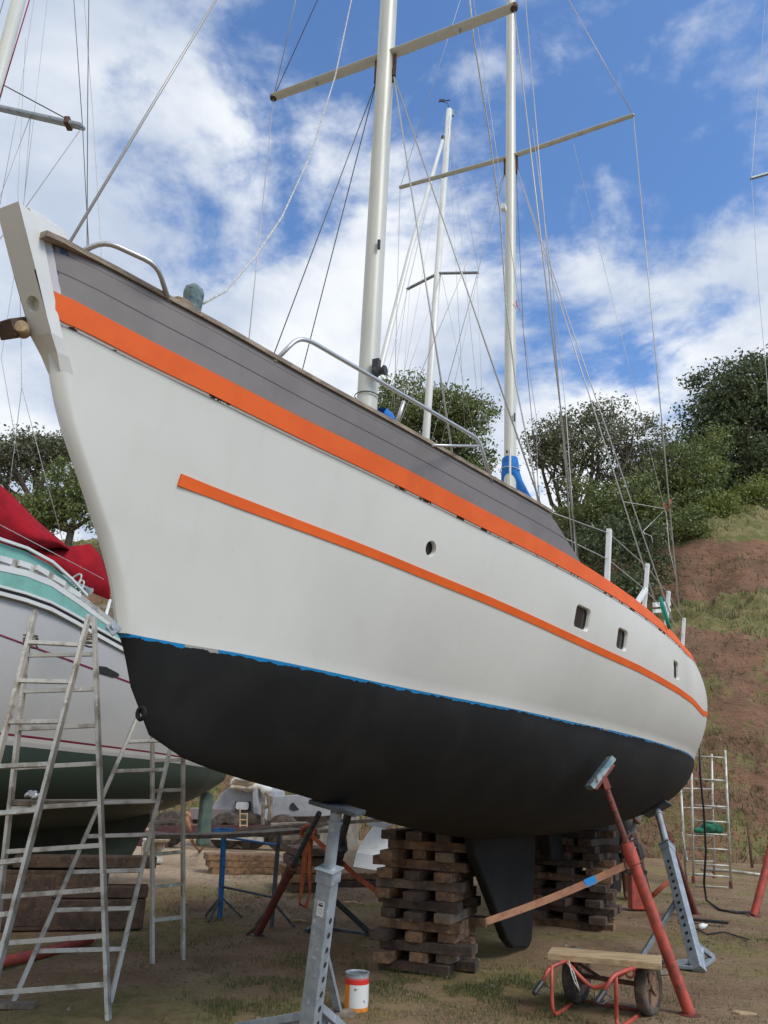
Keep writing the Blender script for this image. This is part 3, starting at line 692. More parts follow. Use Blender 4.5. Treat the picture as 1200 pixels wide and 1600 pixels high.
# stem post with a round hawse recess
FR = [(.94, -.555), (1.00, -.615), (1.06, -.655), (1.12, -.712), (1.335, -.845), (1.565, -.985)]
mb = MB(); hw = .063
left = [W(s, -hw*k, z) for (z, s), k in zip(FR, (.35, .56, .74, .90, 1, 1))]; right = [W(s, hw*k, z) for (z, s), k in zip(FR, (.35, .56, .74, .90, 1, 1))]
bk = [(.94, -.52), (1.00, -.56), (1.06, -.605), (1.12, -.650), (1.335, -.765), (1.56, -.872)]
bl_ = [W(s, -hw*k, z) for (z, s), k in zip(bk, (.6, .9, 1, 1, 1, 1))]; br_ = [W(s, hw*k, z) for (z, s), k in zip(bk, (.6, .9, 1, 1, 1, 1))]
n6 = len(FR); V_ = left+right+bl_+br_; F_ = []
for i in range(n6-1):
    if i != 3: F_.append((i, i+1, n6+i+1, n6+i))
    F_ += [(n6+i, n6+i+1, 3*n6+i+1, 3*n6+i), (i, 2*n6+i, 2*n6+i+1, i+1), (2*n6+i, 3*n6+i, 3*n6+i+1, 2*n6+i+1)]
F_ += [(n6-1, 2*n6+n6-1, 3*n6+n6-1, n6+n6-1), (0, n6, 3*n6, 2*n6)]
A_, B_, C__, D_ = left[3], right[3], right[4], left[4]   # rectangle with the recess
cen = (A_+B_+C__+D_)/4; ux = (B_-A_).normalized(); uz = (D_-A_).normalized(); inn = ux.cross(uz).normalized()
if inn.dot(Vector(dv)) < 0: inn = -inn
K = 24; hx = (B_-A_).length/2; hz = (D_-A_).length/2; base = len(V_)
angs = [2*math.pi*j/K for j in range(K)]; ca = math.atan2(hz, hx)
for q_ in (ca, math.pi-ca, math.pi+ca, 2*math.pi-ca): angs[min(range(K), key=lambda j: abs(angs[j]-q_))] = q_
for ring, (rr, dp_) in enumerate(((0, 0), (.034, 0), (.031, .006), (.029, .03), (0, .03))):
    for j in range(K):
        a = angs[j]; c_, s_ = math.cos(a), math.sin(a)
        if ring == 0:
            k_ = min(hx/max(abs(c_), 1e-6), hz/max(abs(s_), 1e-6)); V_.append(cen+ux*c_*k_+uz*s_*k_)
        else: V_.append(cen+ux*c_*rr+uz*s_*rr+inn*dp_)
for ring in range(4):
    for j in range(K): F_.append((base+ring*K+j, base+ring*K+(j+1) % K, base+(ring+1)*K+(j+1) % K, base+(ring+1)*K+j))
mb.add(V_, F_); mb.build('stem_post', MT['white'], boat)
# thin white block on the deck right behind the stem head
mb = MB(); mb.prism([cl(x, y, -.03) for x, y in ((38, 326), (70, 346), (96, 365), (103, 392), (50, 372))], Vector(nv)*.03); mb.build('bow_chock', MT['white'], boat, bevel=.004)
# stripes (laid proud of the skin)
def strip(name, m, ss, ztop, zbot, off, thick=.012, uv=False):
    for side in (1, -1):
        rows = []
        for s in ss:
            zt, zb = ztop(s), zbot(s); r = []
            for z, o_ in ((zb, 0), (zb, off), (zt, off), (zt, 0)):
                p, a, b, nn = hp_(s, z, o_-.001 if o_ else -.004)
                if side == -1:
                    q = toloc(p); p = W(q[0], -q[1], q[2])
                r.append(p)
            rows.append(r)
        b_ = MB().grid(rows); k = len(rows); b_.add([], [])
        b_.f += [(0, 1, 2, 3), tuple((k-1)*4+i for i in (3, 2, 1, 0))]; b_.m += [0, 0]
        b_.build(name, m, boat, auto=35)
sall = np.r_[np.linspace(-.735, 1, 24), np.linspace(1.1, 11.6, 44)]
zsh = lambda s: pchip(SZ, s)
dz_ = lambda s: .098+.014*min(1, max(0, s/2))
strip('sheer_stripe', MT['orange'], sall, lambda s: zsh(s)+.004, lambda s: zsh(s)-dz_(s), .016)
# chipped filler line below the sheer stripe
fm = mat('chipped_filler', (.86, .86, .84), .6, var=(.012, .012, .012), vscale=6, lo=.555, hi=.565)
strip('seam_filler', fm, sall, lambda s: zsh(s)-dz_(s)+.001, lambda s: zsh(s)-dz_(s)-.012, .007)
# ---- port lights
def find(px, py):
    best = None
    for s in np.linspace(-.5, 9.6, 203):
        for z in np.linspace(.02, 1.2, 60):
            x, y = projn(np.array(W(s, HB(s, z), z))); e = (x-px)**2+(y-py)**2
            if best is None or e < best[0]: best = (e, s, z)
    e, s0, z0 = best
    for _ in range(3):
        for s in np.linspace(s0-.05, s0+.05, 11):
            for z in np.linspace(z0-.02, z0+.02, 11):
                x, y = projn(np.array(W(s, HB(s, z), z))); e = (x-px)**2+(y-py)**2
                if e < best[0]: best = (e, s, z)
        e, s0, z0 = best
    return s0, z0
STL = np.array([(230, 720), (280, 739.5), (346.7, 766), (433, 799.7), (520, 832.7), (586.7, 858.5), (673.3, 894.3), (760, 930), (826.7, 959.6), (913.3, 1000), (970, 1026), (1000, 1040), (1030, 1056.5), (1060, 1074.5), (1082.5, 1091), (1099, 1110.5)], float)
def zst(s):
    a, b = .3, 1.0
    for _ in range(22):
        m = (a+b)/2; x, y = projn(np.array(W(s, HB(s, m), m)))
        if y > np.interp(x, STL[:, 0], STL[:, 1]): a = m
        else: b = m
    return a
ZT = ([s for s in np.linspace(-.06, 8.6, 40)], [zst(s) for s in np.linspace(-.06, 8.6, 40)])
ZT[0].append(10.5); ZT[1].append(ZT[1][-1]+.08); ZT[0].append(11.6); ZT[1].append(ZT[1][-1]+.08)
def zT(s): return pchip(ZT, s)
strip('topside_stripe', MT['orange'], np.r_[np.linspace(find(281, 748)[0], 1, 14), np.linspace(1.15, 11.55, 44)], zT, lambda s: zT(s)-pchip(([-.1,.9,2,5,9,12],[.058,.050,.050,.058,.062,.062]), s), .007)
# bulwark
hbk = lambda s: pchip(([-.87, -.72, -.3, 0, .5, 1, 2, 3.4], [.172, .212, .235, .24, .235, .23, .235, .25]), s)
for side in (1, -1):
    mbw = MB(); uv = []; rows = []; rin = []
    ss = np.linspace(-.74, 3.46, 44)
    for i, s in enumerate(ss):
        r = []; zt = hbk(s)
        for v in (0, .25, .5, .75, 1):
            sv = s - .58*v*max(0, (s+.74)/4.2)**3 - .10*v*math.exp(-(s+.74)/.25)
            z = zsh(sv)+v*hbk(sv)+.004; bb = pchip(SHB, sv)+(.012+v*.02)*min(1, (s+.74)/.15)
            r.append(W(sv, side*bb, z)); uv.append(((s+.74)/4.2, v))
        r.append(W(sv, side*(bb-.05), z)); uv.append(((s+.74)/4.2, .93))
        r.append(W(s, side*(pchip(SHB, s)-.05), zsh(s)+.03)); uv.append(((s+.74)/4.2, .3))
        rows.append(r)
    mbw.grid(rows); k = len(rows)
    mbw.f += [tuple(range(7)), tuple((k-1)*7+i for i in range(6, -1, -1))]; mbw.m += [0, 0]
    mbw.build('bulwark', MT['bulwark'], boat, uv=uv, auto=40)
    mbc = MB(); rows = []
    for s in np.linspace(-.86, 2.90, 44):
        z = zsh(s)+hbk(s)+.004; bb = pchip(SHB, max(s, -.72))+.03
        rows.append([W(s, side*(bb-.065), z-.002), W(s, side*(bb+.016), z-.002), W(s, side*(bb+.018), z+.020), W(s, side*(bb+.008), z+.028), W(s, side*(bb-.065), z+.028)])
    mbc.grid(rows, close=True); k = len(rows); mbc.f += [tuple(range(5)), tuple((k-1)*5+i for i in range(4, -1, -1))]; mbc.m += [0, 0]
    mbc.build('cap_rail', MT['teak'], boat, auto=40)
def rrect(w, h, r, n=6):
    P = []
    for cx_, cy_, a0 in ((w-r, h-r, 0), (-(w-r), h-r, 90), (-(w-r), -(h-r), 180), (w-r, -(h-r), 270)):
        for i in range(n+1): a = R_(a0+90*i/n); P.append((cx_+r*math.cos(a), cy_+r*math.sin(a)))
    return P
CUT = MB(); PORTS = []
def port(px, py, w, h, r, side=1):
    s, z = find(px, py); p, ds, dz, nn = hp_(s, z); dz = nn.cross(ds).normalized(); dz = dz if dz.z > 0 else -dz
    rows = [[p+ds*a+dz*b+nn*d for a, b in rrect(w*k, h*k2, min(r*k, w*k*.999, h*k2*.999))] for k, k2, d in ((1.34, 1.34, .03), (1.15, 1.16, .0), (1.07, 1.06, -.012), (1.0, 1.0, -.040))]
    b0 = len(CUT.v); CUT.grid(rows, close=True); n = len(rows[0]); CUT.f += [tuple(b0+i for i in range(n)), tuple(b0+3*n+i for i in range(n-1, -1, -1))]; CUT.m += [0, 0]
    win = MB(); win.prism([p+ds*a+dz*b-nn*.036 for a, b in rrect(w*1.02, h*1.02, r)], nn*-.01); o = win.build('porthole', MT['glass'], boat)
    g = MB(); rr_ = [[p+ds*a+dz*b+nn*d for a, b in rrect(w*k, h*k, r*k)] for k, d in ((1.01, -.036), (1.0, -.028), (.93, -.028), (.92, -.036))]
    g.grid(rr_, close=True); g.build('seal', MT['blackp'], o)
port(674, 857, .043, .043, .042)
port(911, 966, .118, .082, .038)
port(973, 999, .108, .082, .038)
port(1057, 1047, .115, .085, .038)
cutter = CUT.build('cutter', MT['white'], boat)
bmod = hull.modifiers.new('ports', 'BOOLEAN'); bmod.operation = 'DIFFERENCE'; bmod.solver = 'EXACT'; bmod.object = cutter
bpy.context.view_layer.update(); dg_ = bpy.context.evaluated_depsgraph_get(); nm_ = bpy.data.meshes.new_from_object(hull.evaluated_get(dg_))
hull.modifiers.remove(bmod)
if len(nm_.vertices) > len(hull.data.vertices)*.9: hull.data = nm_
bpy.data.objects.remove(cutter)
# ---- keel, skeg, rudder, bow eye, fittings on the stem
def plate(name, pts, b0, th, m, parent=boat, bevel=.02):
    mb = MB(); mb.prism([Vector(p)+Vector(nv)*(b0-th/2) for p in pts], Vector(nv)*th); return mb.build(name, m, parent, bevel=bevel)
plate('keel', [cl(728, 1290), cl(735, 1335), cl(760, 1400), cl(786, 1468), cl(796, 1481), cl(820, 1481), cl(825, 1470), cl(831, 1300)], 0, .10, MT['hull'], bevel=.03)
plate('skeg', [cl(850, 1290), cl(856, 1345), cl(930, 1345), cl(940, 1280)], 0, .12, MT['hull'], bevel=.03)
plate('rudder', [cl(941, 1270), cl(944, 1393), cl(968, 1393), cl(974, 1262)], 0, .06, MT['hull'], bevel=.012)
mb = MB(); e = W(.185, .02, -.33)
rows = []
for a in np.linspace(0, 2*math.pi, 25)[:-1]:
    c = e+Vector(dv)*-.012+(Vector((0, 0, 1))*math.sin(a)*1.25+Vector(nv)*math.cos(a))*.020; t = (Vector((0, 0, 1))*math.sin(a)*1.25+Vector(nv)*math.cos(a)).normalized()
    rows.append([c+(t*math.cos(q)-Vector(dv)*math.sin(q))*.011 for q in np.linspace(0, 2*math.pi, 9)[:-1]])
rows.append(rows[0]); mb.grid(rows, close=True); mb.build('bow_eye', MT['hull'], boat, smooth=True)
mb = MB(); q = cl(184, 980); mb.beam(q+Vector((-.035, 0, -.02)), q+Vector((.02, .02, .035)), .03, .05); mb.lathe(q+Vector((-.03, 0, .0)), [(.0, -.02), (.014, -.02), (.014, .02), (0, .02)], axis=(.8, -.5, .1), n=12); mb.build('bobstay_fitting', MT['galv'], boat)
# anchor roller timber sticking out past the stem on the far side
a0 = cl(8, 515, -.10); a1 = cl(60, 508, -.10)
mb = MB(); mb.beam(a0, a1+(a1-a0)*.6, .09, .075, bevel if False else (0, 0, 1)); mb.build('roller_timber', MT['woodd'], boat, bevel=.005)
mb = MB(); c = cl(35, 515, -.055); mb.lathe(c, [(0, -.035), (.026, -.03), (.030, -.02), (.030, .02), (.026, .03), (0, .035)], axis=tuple(-dv*.8+nv*.6), n=20); mb.build('anchor_roller', MT['pine'], boat, auto=40)
mb = MB(); c = W(-.03, .22, 1.48)
bt = cl(298, 506, .13); tp = cl(304, 447, .13)
rows = []
for f, w in ((-.6, .05), (0, .040), (.25, .038), (.6, .046), (.8, .048), (.93, .040), (1.0, .024)):
    cc = bt.lerp(tp, f); rows.append([cc+Vector(dv)*w*a+Vector(nv)*w*b for a, b in ((-1, -.5), (-.6, -.95), (.6, -.95), (1, -.5), (1, .5), (.6, .95), (-.6, .95), (-1, .5))])
mb.grid(rows, close=True); mb.f.append(tuple(range(48, 56))); mb.m.append(0)
mb.build('mooring_bitt', mat('peeling_green_paint', (.09, .15, .155), .8, var=(.19, .22, .18), vscale=16, var2=(.05, .08, .14), v2scale=22, bump=.5, bscale=30), boat, auto=50)
mb = MB()
for k in range(5):
    p = cl(280, 484+k*.6, .17); mb.tube([p+Vector((.09*math.cos(a)*.6, .05*math.sin(a), .010*k+.004*math.sin(3*a))) for a in np.linspace(0, 6.2, 14)], .009, 6)
mb.build('rope_coil', mat('brown_rope', (.30, .22, .15), .9, bump=.4), boat)
# ---- rails
def S_of(px): return float(np.interp(px, [150, 246, 337, 467, 580, 673, 750, 814, 850], [-.6, -.3, 0, .5, 1, 1.5, 2, 2.5, 2.9]))
def rail(name, pts, r=.0125, n=10, m='steel', sm=None):
    mb = MB(); P = [Vector(p) for p in pts]
    # round the corners
    Q = [P[0]]
    for i in range(1, len(P)-1):
        a = P[i].lerp(P[i-1], min(.45, .06/max(.061, (P[i]-P[i-1]).length))); b = P[i].lerp(P[i+1], min(.45, .06/max(.061, (P[i]-P[i+1]).length)))
        for t in (0, .25, .5, .75, 1): Q.append(a.lerp(P[i], t).lerp(P[i].lerp(b, t), t))
    Q.append(P[-1]); mb.tube(Q, r, n); return mb.build(name, MT[m], boat, smooth=True)
rail('pulpit', [st(118, 398, -.66), st(163, 376, -.62), st(246, 414, -.42), st(266, 478, -.24)])
rail('guard_rail', [st(428, 566, .33), st(463, 530, .42), st(482, 531, .5), st(748, 686, 1.96), st(768, 752, 2.12)])
rail('rail_stanchion', [st(631, 627, 1.22), st(618, 668, 1.22)])
rail('cross_rail', [st(676, 696, 1.3), st(750, 697, 1.98)], .009)
# white wooden stanchions aft with wire between them
posts = []
for (x0, y0, x1, y1, w) in ((952, 827, 957, 915, .055), (1012, 881, 1017, 960, .05), (1045, 924, 1053, 992, .05), (1069, 966, 1080, 1028, .05)):
    s, z = find(x1, min(y1+12, 1035)); s += .02
    if x1 == 1080: s = 7.9
    zb = zsh(s)-.02; bot = W(s, pchip(SHB, s)-.05, zb); x, y = projn(np.array(bot)); top = st(x0, y0, s); posts.append((bot, top, s))
    mb = MB(); mb.beam(bot, top, w, w*.8, up=tuple(nv)); mb.build('stanchion', MT['whitew'], boat, bevel=.006)
b1, t1, s1 = posts[1]; mb = MB(); mb.beam(b1.lerp(t1, .5), W(s1-.28, pchip(SHB, s1-.28)-.06, zsh(s1)), .045, .04); mb.build('stanchion_brace', MT['whitew'], boat, bevel=.004)
def wire(name, pts, r=.0045, m='wire', n=6, parent=None):
    mb = MB(); mb.tube(pts, r, n); return mb.build(name, MT[m], parent or boat, smooth=True)
def ext(a, b, k): return a+(b-a)*k
wire('lifeline', [st(846, 795, 2.9)] + [b.lerp(t, .93) for b, t, s in posts], .004)
wire('lifeline', [st(876, 838, 3.2)] + [b.lerp(t, .48) for b, t, s in posts], .004)
mb = MB(); a = st(938, 902, 4.4); mb.box(a+Vector((-.02, .1, -.08)), (.16, .2, .14), Matrix.Rotation(math.pi/2-TH, 3, 'Z')); mb.build('deck_box', MT['whitew'], boat, bevel=.008)
mb = MB(); mb.beam(st(1022, 945, 6.1), st(1046, 943, 6.9), .03, .05); mb.beam(st(1022, 955, 6.1), st(1046, 953, 6.9), .03, .04); mb.build('stern_rail_board', MT['whitew'], boat)
mb = MB(); p = [st(1032, 934, 5.9), st(1036, 950, 5.95), st(1042, 968, 6.0), st(1046, 982, 6.05)]
mb.tube(p, [.018, .026, .022, .02], 8); mb.build('rope_hank', mat('teal_rope', (.02, .28, .20), .85, bump=.5, bscale=80), boat, smooth=True)
# chainplates
# ---- masts
def mast(name, pxa, pya, pxb, pyb, ztop, r, sb):
    A = cl(pxa, pya); B = cl(pxb, pyb); d_ = (B-A).normalized(); base = A-d_*((A.z-(ZW+1.15))/d_.z); top = A+d_*((ztop-A.z)/d_.z)
    mb = MB(); n = 28; prof = []
    rows = []
    u = Vector(dv); v = Vector(nv)
    for f in (0, .2, .4, .6, .8, 1):
        c = base.lerp(top, f); rows.append([c+u*r*1.16*math.cos(a)+v*r*.98*math.sin(a) for a in [2*math.pi*i/n for i in range(n)]])
    mb.grid(rows, close=True); mb.f.append(tuple(5*n+i for i in range(n))); mb.m.append(0)
    o = mb.build(name, MT['mast'], boat, smooth=True)
    tr = MB(); pr = []    # sail track: a raised rib along the aft edge
    tr.beam(base+u*(r*1.16+.004)+d_*.9, top+u*(r*1.16+.004), .022, .018, up=tuple(nv)); tr.build('sail_track', MT['alu'], o)
    tr = MB(); sd = (v*.72-u*.69).normalized(); tr.beam(base+sd*(r*1.02), top+sd*(r*1.02), .005, .004, up=tuple(sd)); tr.build('mast_seam', MT['alu'], o)
    return o, base, top, d_
m1, m1b, m1t, m1d = mast('foremast', 573, 640, 603, 88, 13.6, .081, 2.27)
m2, m2b, m2t, m2d = mast('mainmast', 797, 720, 798, 245, 16.5, .078, 6.3)
def spreader(M, px, py, tips, w, th, t2):
    c = cl(px, py); out_ = []
    for sgn, (tx, ty) in ((-1, tips[0]), (1, tips[1])):
        # length from the measured tip, direction athwartships
        lo, hi = .2, 3.5
        for _ in range(30):
            m_ = (lo+hi)/2; x, y = projn(np.array(c)+nv*sgn*m_)
            if (x-tx)*sgn < 0: lo = m_
            else: hi = m_
        z = None; best = 9e9
        for dz in np.linspace(-.3, .3, 61):
            x, y = projn(np.array(c)+nv*sgn*lo+np.array([0, 0, dz]))
            if abs(y-ty) < best: best = abs(y-ty); z = dz
        tip = c+Vector(nv)*sgn*lo+Vector((0, 0, z)); root = c+Vector(nv)*sgn*.05
        mb = MB(); rows = []
        K_ = 12
        for f, k in ((0, 1), (.5, .95), (1, .85)):
            q = root.lerp(tip, f); rows.append([q+Vector(dv)*w/2*k*math.cos(a)+Vector((0, 0, 1))*th/2*k*math.sin(a) for a in [2*math.pi*i/K_ for i in range(K_)]])
        mb.grid(rows, close=True); mb.f.append(tuple(range(K_))); mb.f.append(tuple(2*K_+i for i in range(K_))); mb.m += [0, 0]
        o = mb.build('spreader', MT['mast'], M, auto=50)
        mb = MB(); mb.lathe(tip, [(0, -t2*.7), (t2, -t2*.7), (t2*1.1, 0), (t2, t2*.7), (0, t2*.7)], n=12); mb.build('tip_fitting', MT['rust'] if w > .1 else MT['galv'], o)
        mb = MB(); q = root.lerp(tip, .58); mb.lathe(q-Vector((0, 0, th/2+.006)), [(0, -.012), (.014, -.012), (.014, .01), (0, .01)], n=8); mb.build('eye_bolt', MT['galv'], o)
        out_.append(tip)
    return c, out_
c1, (t1l, t1r) = spreader(m1, 603, 88, ((427, 152), (803, 11)), .115, .05, .034)
c2, (t2l, t2r) = spreader(m2, 798, 245, ((625, 293), (990, 180)), .095, .045, .018)
for M_, c in ((m1, c1), (m2, c2)):
    for sg in (-1, 1):
        mb = MB(); q = c+Vector(nv)*sg*.085-Vector((0, 0, .02)); mb.box(q-Vector((0, 0, .08)), (.02, .05, .2), Matrix.Rotation(math.pi/2-TH, 3, 'Z')); mb.box(q+Vector(nv)*sg*.012-Vector((0, 0, .22)), (.03, .03, .10)); mb.tube([q-Vector((0, 0, .15)), q-Vector((0, 0, .34))], .010, 6)
        mb.build('shroud_tang', MT['rust'], M_)
# standing rigging of the foremast
h1 = c1-Vector((0, 0, .28))
wire('shroud', [t1l, ext(t1l, cl(389, 530, -.85), 1.25)], .0045)
wire('shroud', [t1l, ext(t1l, cl(462, 0, -.9), 1.6)], .0045)
wire('shroud', [t1l, ext(t1l, cl(496, 0, -.6), 1.6)], .0045, 'wired')
L1 = h1-Vector(nv)*.09; R1 = h1+Vector(nv)*.09
wire('shroud', [L1, ext(L1, cl(430, 548, -.75), 1.12)], .005, 'wired'); wire('shroud', [L1, ext(L1, cl(472, 580, -.85), 1.12)], .005, 'wired')
wire('shroud', [R1, st(708, 716, 1.72)], .0065); wire('shroud', [R1, st(846, 792, 2.86)], .0065)
wire('shroud', [t1r, st(903, 872, 3.45)], .006); wire('shroud', [ext(st(896, 872, 3.40), cl(821, 0, 1.0), 1.25), st(896, 872, 3.40)], .005)
wire('shroud', [t1r, ext(t1r, cl(742, -60, .6), 1.6)], .005)
wire('forestay', [W(-.70, 0, 1.50), ext(W(-.70, 0, 1.50), cl(337, 0), 1.5)], .007)
wire('dock_rope', [st(560, -60, 2.1), st(549, 0, 2.0), st(524, 118, 1.75), st(487, 238, 1.4), st(440, 340, 1.0), st(398, 402, .7), st(352, 455, .25), st(318, 474, -.1)], .0062, 'rope', 8)
# standing rigging of the mainmast
h2 = c2-Vector((0, 0, .25)); R2 = h2+Vector(nv)*.09; L2 = h2-Vector(nv)*.09
wire('shroud', [t2r, st(1062, 958, 6.6)], .007); wire('shroud', [t2r, ext(t2r, cl(889, 0, 1.0), 1.35)], .007)
wire('shroud', [t2l, ext(t2l, cl(617, 600, -1.6), 1.1)], .0045); wire('shroud', [t2l, ext(t2l, cl(700, 60, -1.0), 1.8)], .004)
wire('shroud', [R2, st(1022, 935, 5.4)], .007); wire('shroud', [R2, st(1050, 968, 6.3)], .007)
wire('shroud', [L2, ext(L2, cl(608, 700, -1.5), 1.05)], .005); wire('shroud', [L2, ext(L2, cl(674, 690, -1.5), 1.05)], .005)
wire('triatic_stay', [cl(896, 225, .9), st(1052, 850, 5.6)], .003)
wire('halyard', [cl(732, -20, .3), cl(740, 60, .3), cl(763, 200, .25), cl(781, 330, .2), cl(790, 470, .15), cl(806, 600, .2), cl(830, 720, .3), cl(843, 800, .3)], .010, 'rope', 8)
wire('halyard', [c2+Vector(nv)*.08-Vector((0, 0, .3)), cl(818, 520, .15), cl(845, 800, .3)], .004, 'wired')
wire('halyard', [cl(740, 0, .6), cl(800, 400, .6), cl(838, 650, .6), cl(841, 800, .6)], .003)
wire('backstay_line', [cl(832, 200, 1.0), cl(862, 430, 1.0), cl(884, 640, 1.0), st(900, 872, 3.45)], .004)
wire('cross_line', [st(975, 784, 5.4), st(1040, 795, 6.3), st(1005, 830, 5.7), st(1008, 836, 5.7)], .0045, 'rope')
wire('cross_line', [st(1005, 832, 5.7), st(1018, 838, 5.8), st(1020, 848, 5.8)], .004, 'rope')
wire('slack_line', [st(1040, 792, 6.3), st(1046, 860, 6.3), st(1056, 900, 6.3)], .004, 'rope')
wire('lash_rope', [st(1036, 788, 6.3), st(1044, 800, 6.3), st(1040, 785, 6.3), st(1046, 795, 6.3), st(1048, 780, 6.3)], .009, 'ostrap')
mb = MB(); a = cl(783, 290, .0); mb.tube([cl(806, 470, .1), cl(808, 478, .1), cl(813, 487, .1)], [.008, .010, .004], 6); mb.build('pink_ribbon', MT['pink'], boat)
# mast furniture
mb = MB(); q = cl(588, 574, .11); mb.box(q, (.05, .06, .14), Matrix.Rotation(math.pi/2-TH, 3, 'Z')); mb.build('winch_pad', MT['blackp'], m1, bevel=.006)
mb = MB(); q = cl(594, 580, .14); mb.lathe(q, [(0, -.05), (.040, -.05), (.044, -.03), (.03, -.01), (.03, .02), (.042, .035), (.038, .05), (0, .05)], axis=tuple(nv), n=18); mb.build('winch', MT['blackp'], m1, auto=40)
mb = MB(); q = cl(592, 382, .075); mb.box(q, (.02, .02, .09), Matrix.Rotation(math.pi/2-TH, 3, 'Z')); mb.build('halyard_slot', MT['blackp'], m1)
mb = MB(); q = cl(573, 620); mb.lathe(q, [(.094, -.006), (.1, 0), (.094, .006)], n=24); mb.build('strap_band', MT['wired'], m1)
mb = MB(); q = cl(790, 332, .04); mb.box(q-Vector(dv)*.1, (.09, .07, .09), Matrix.Rotation(math.pi/2-TH, 3, 'Z')); mb.build('deck_lamp', MT['whitew'], m2, bevel=.01)
mb = MB(); q = cl(804, 652, .08); mb.box(q, (.02, .015, .12), Matrix.Rotation(math.pi/2-TH, 3, 'Z')); mb.build('halyard_slot', MT['blackp'], m2)
mb = MB(); q = cl(791, 706, .08); mb.lathe(q, [(0, 0), (.022, 0), (.02, .02), (0, .02)], axis=tuple(nv), n=12); mb.build('cleat_plate', MT['rust'], m2)
# blue cover
def folded(path, radii, n=26, amp=.10, seed=0, flat=1.0, per=5):
    rows = []; P = [Vector(p) for p in path]; k = len(P); fine_ = []
    for i in range(k-1):
        for j in range(6): fine_.append((P[i].lerp(P[i+1], j/6), radii[i]+(radii[i+1]-radii[i])*j/6))
    fine_.append((P[-1], radii[-1]))
    for i, (c, r) in enumerate(fine_):
        t = (fine_[min(i+1, len(fine_)-1)][0]-fine_[max(i-1, 0)][0]).normalized(); a = t.cross(Vector(nv)).normalized(); b = t.cross(a)
        rr = []
        for j in range(n):
            an = 2*math.pi*j/n; q = r*(1+amp*math.sin(per*an+i*.5+seed)+amp*.8*mnoise.noise(Vector((math.cos(an)*1.5, math.sin(an)*1.5, i*.35+seed))))
            rr.append(c+a*q*math.cos(an)+b*q*math.sin(an)*flat)
        rows.append(rr)
    return MB().grid(rows, close=True)
folded([cl(797, 717), cl(797, 738), cl(801, 756), cl(813, 785), cl(828, 820), cl(850, 880)], [.098, .115, .135, .15, .15, .13], seed=2, amp=.05).build('sail_cover', MT['blue'], m2, smooth=True)
folded([cl(594, 642, .0), cl(600, 655, .0), cl(612, 690, .0)], [.05, .09, .1], seed=5, amp=.05).build('sail_cover', MT['blue'], m1, smooth=True)
mb = MB(); mb.tube([cl(797, 700, .12), cl(797, 770, .14)], .014, 8); mb.build('halyard_guard', MT['mast'], m2)
mb = MB(); q = cl(797, 735); mb.tube([q+Vector((.125*math.cos(a), .125*math.sin(a), .008*math.sin(2*a))) for a in np.linspace(0, 6.28, 18)], .005, 6); mb.build('cover_lashing', MT['rope'], m2)

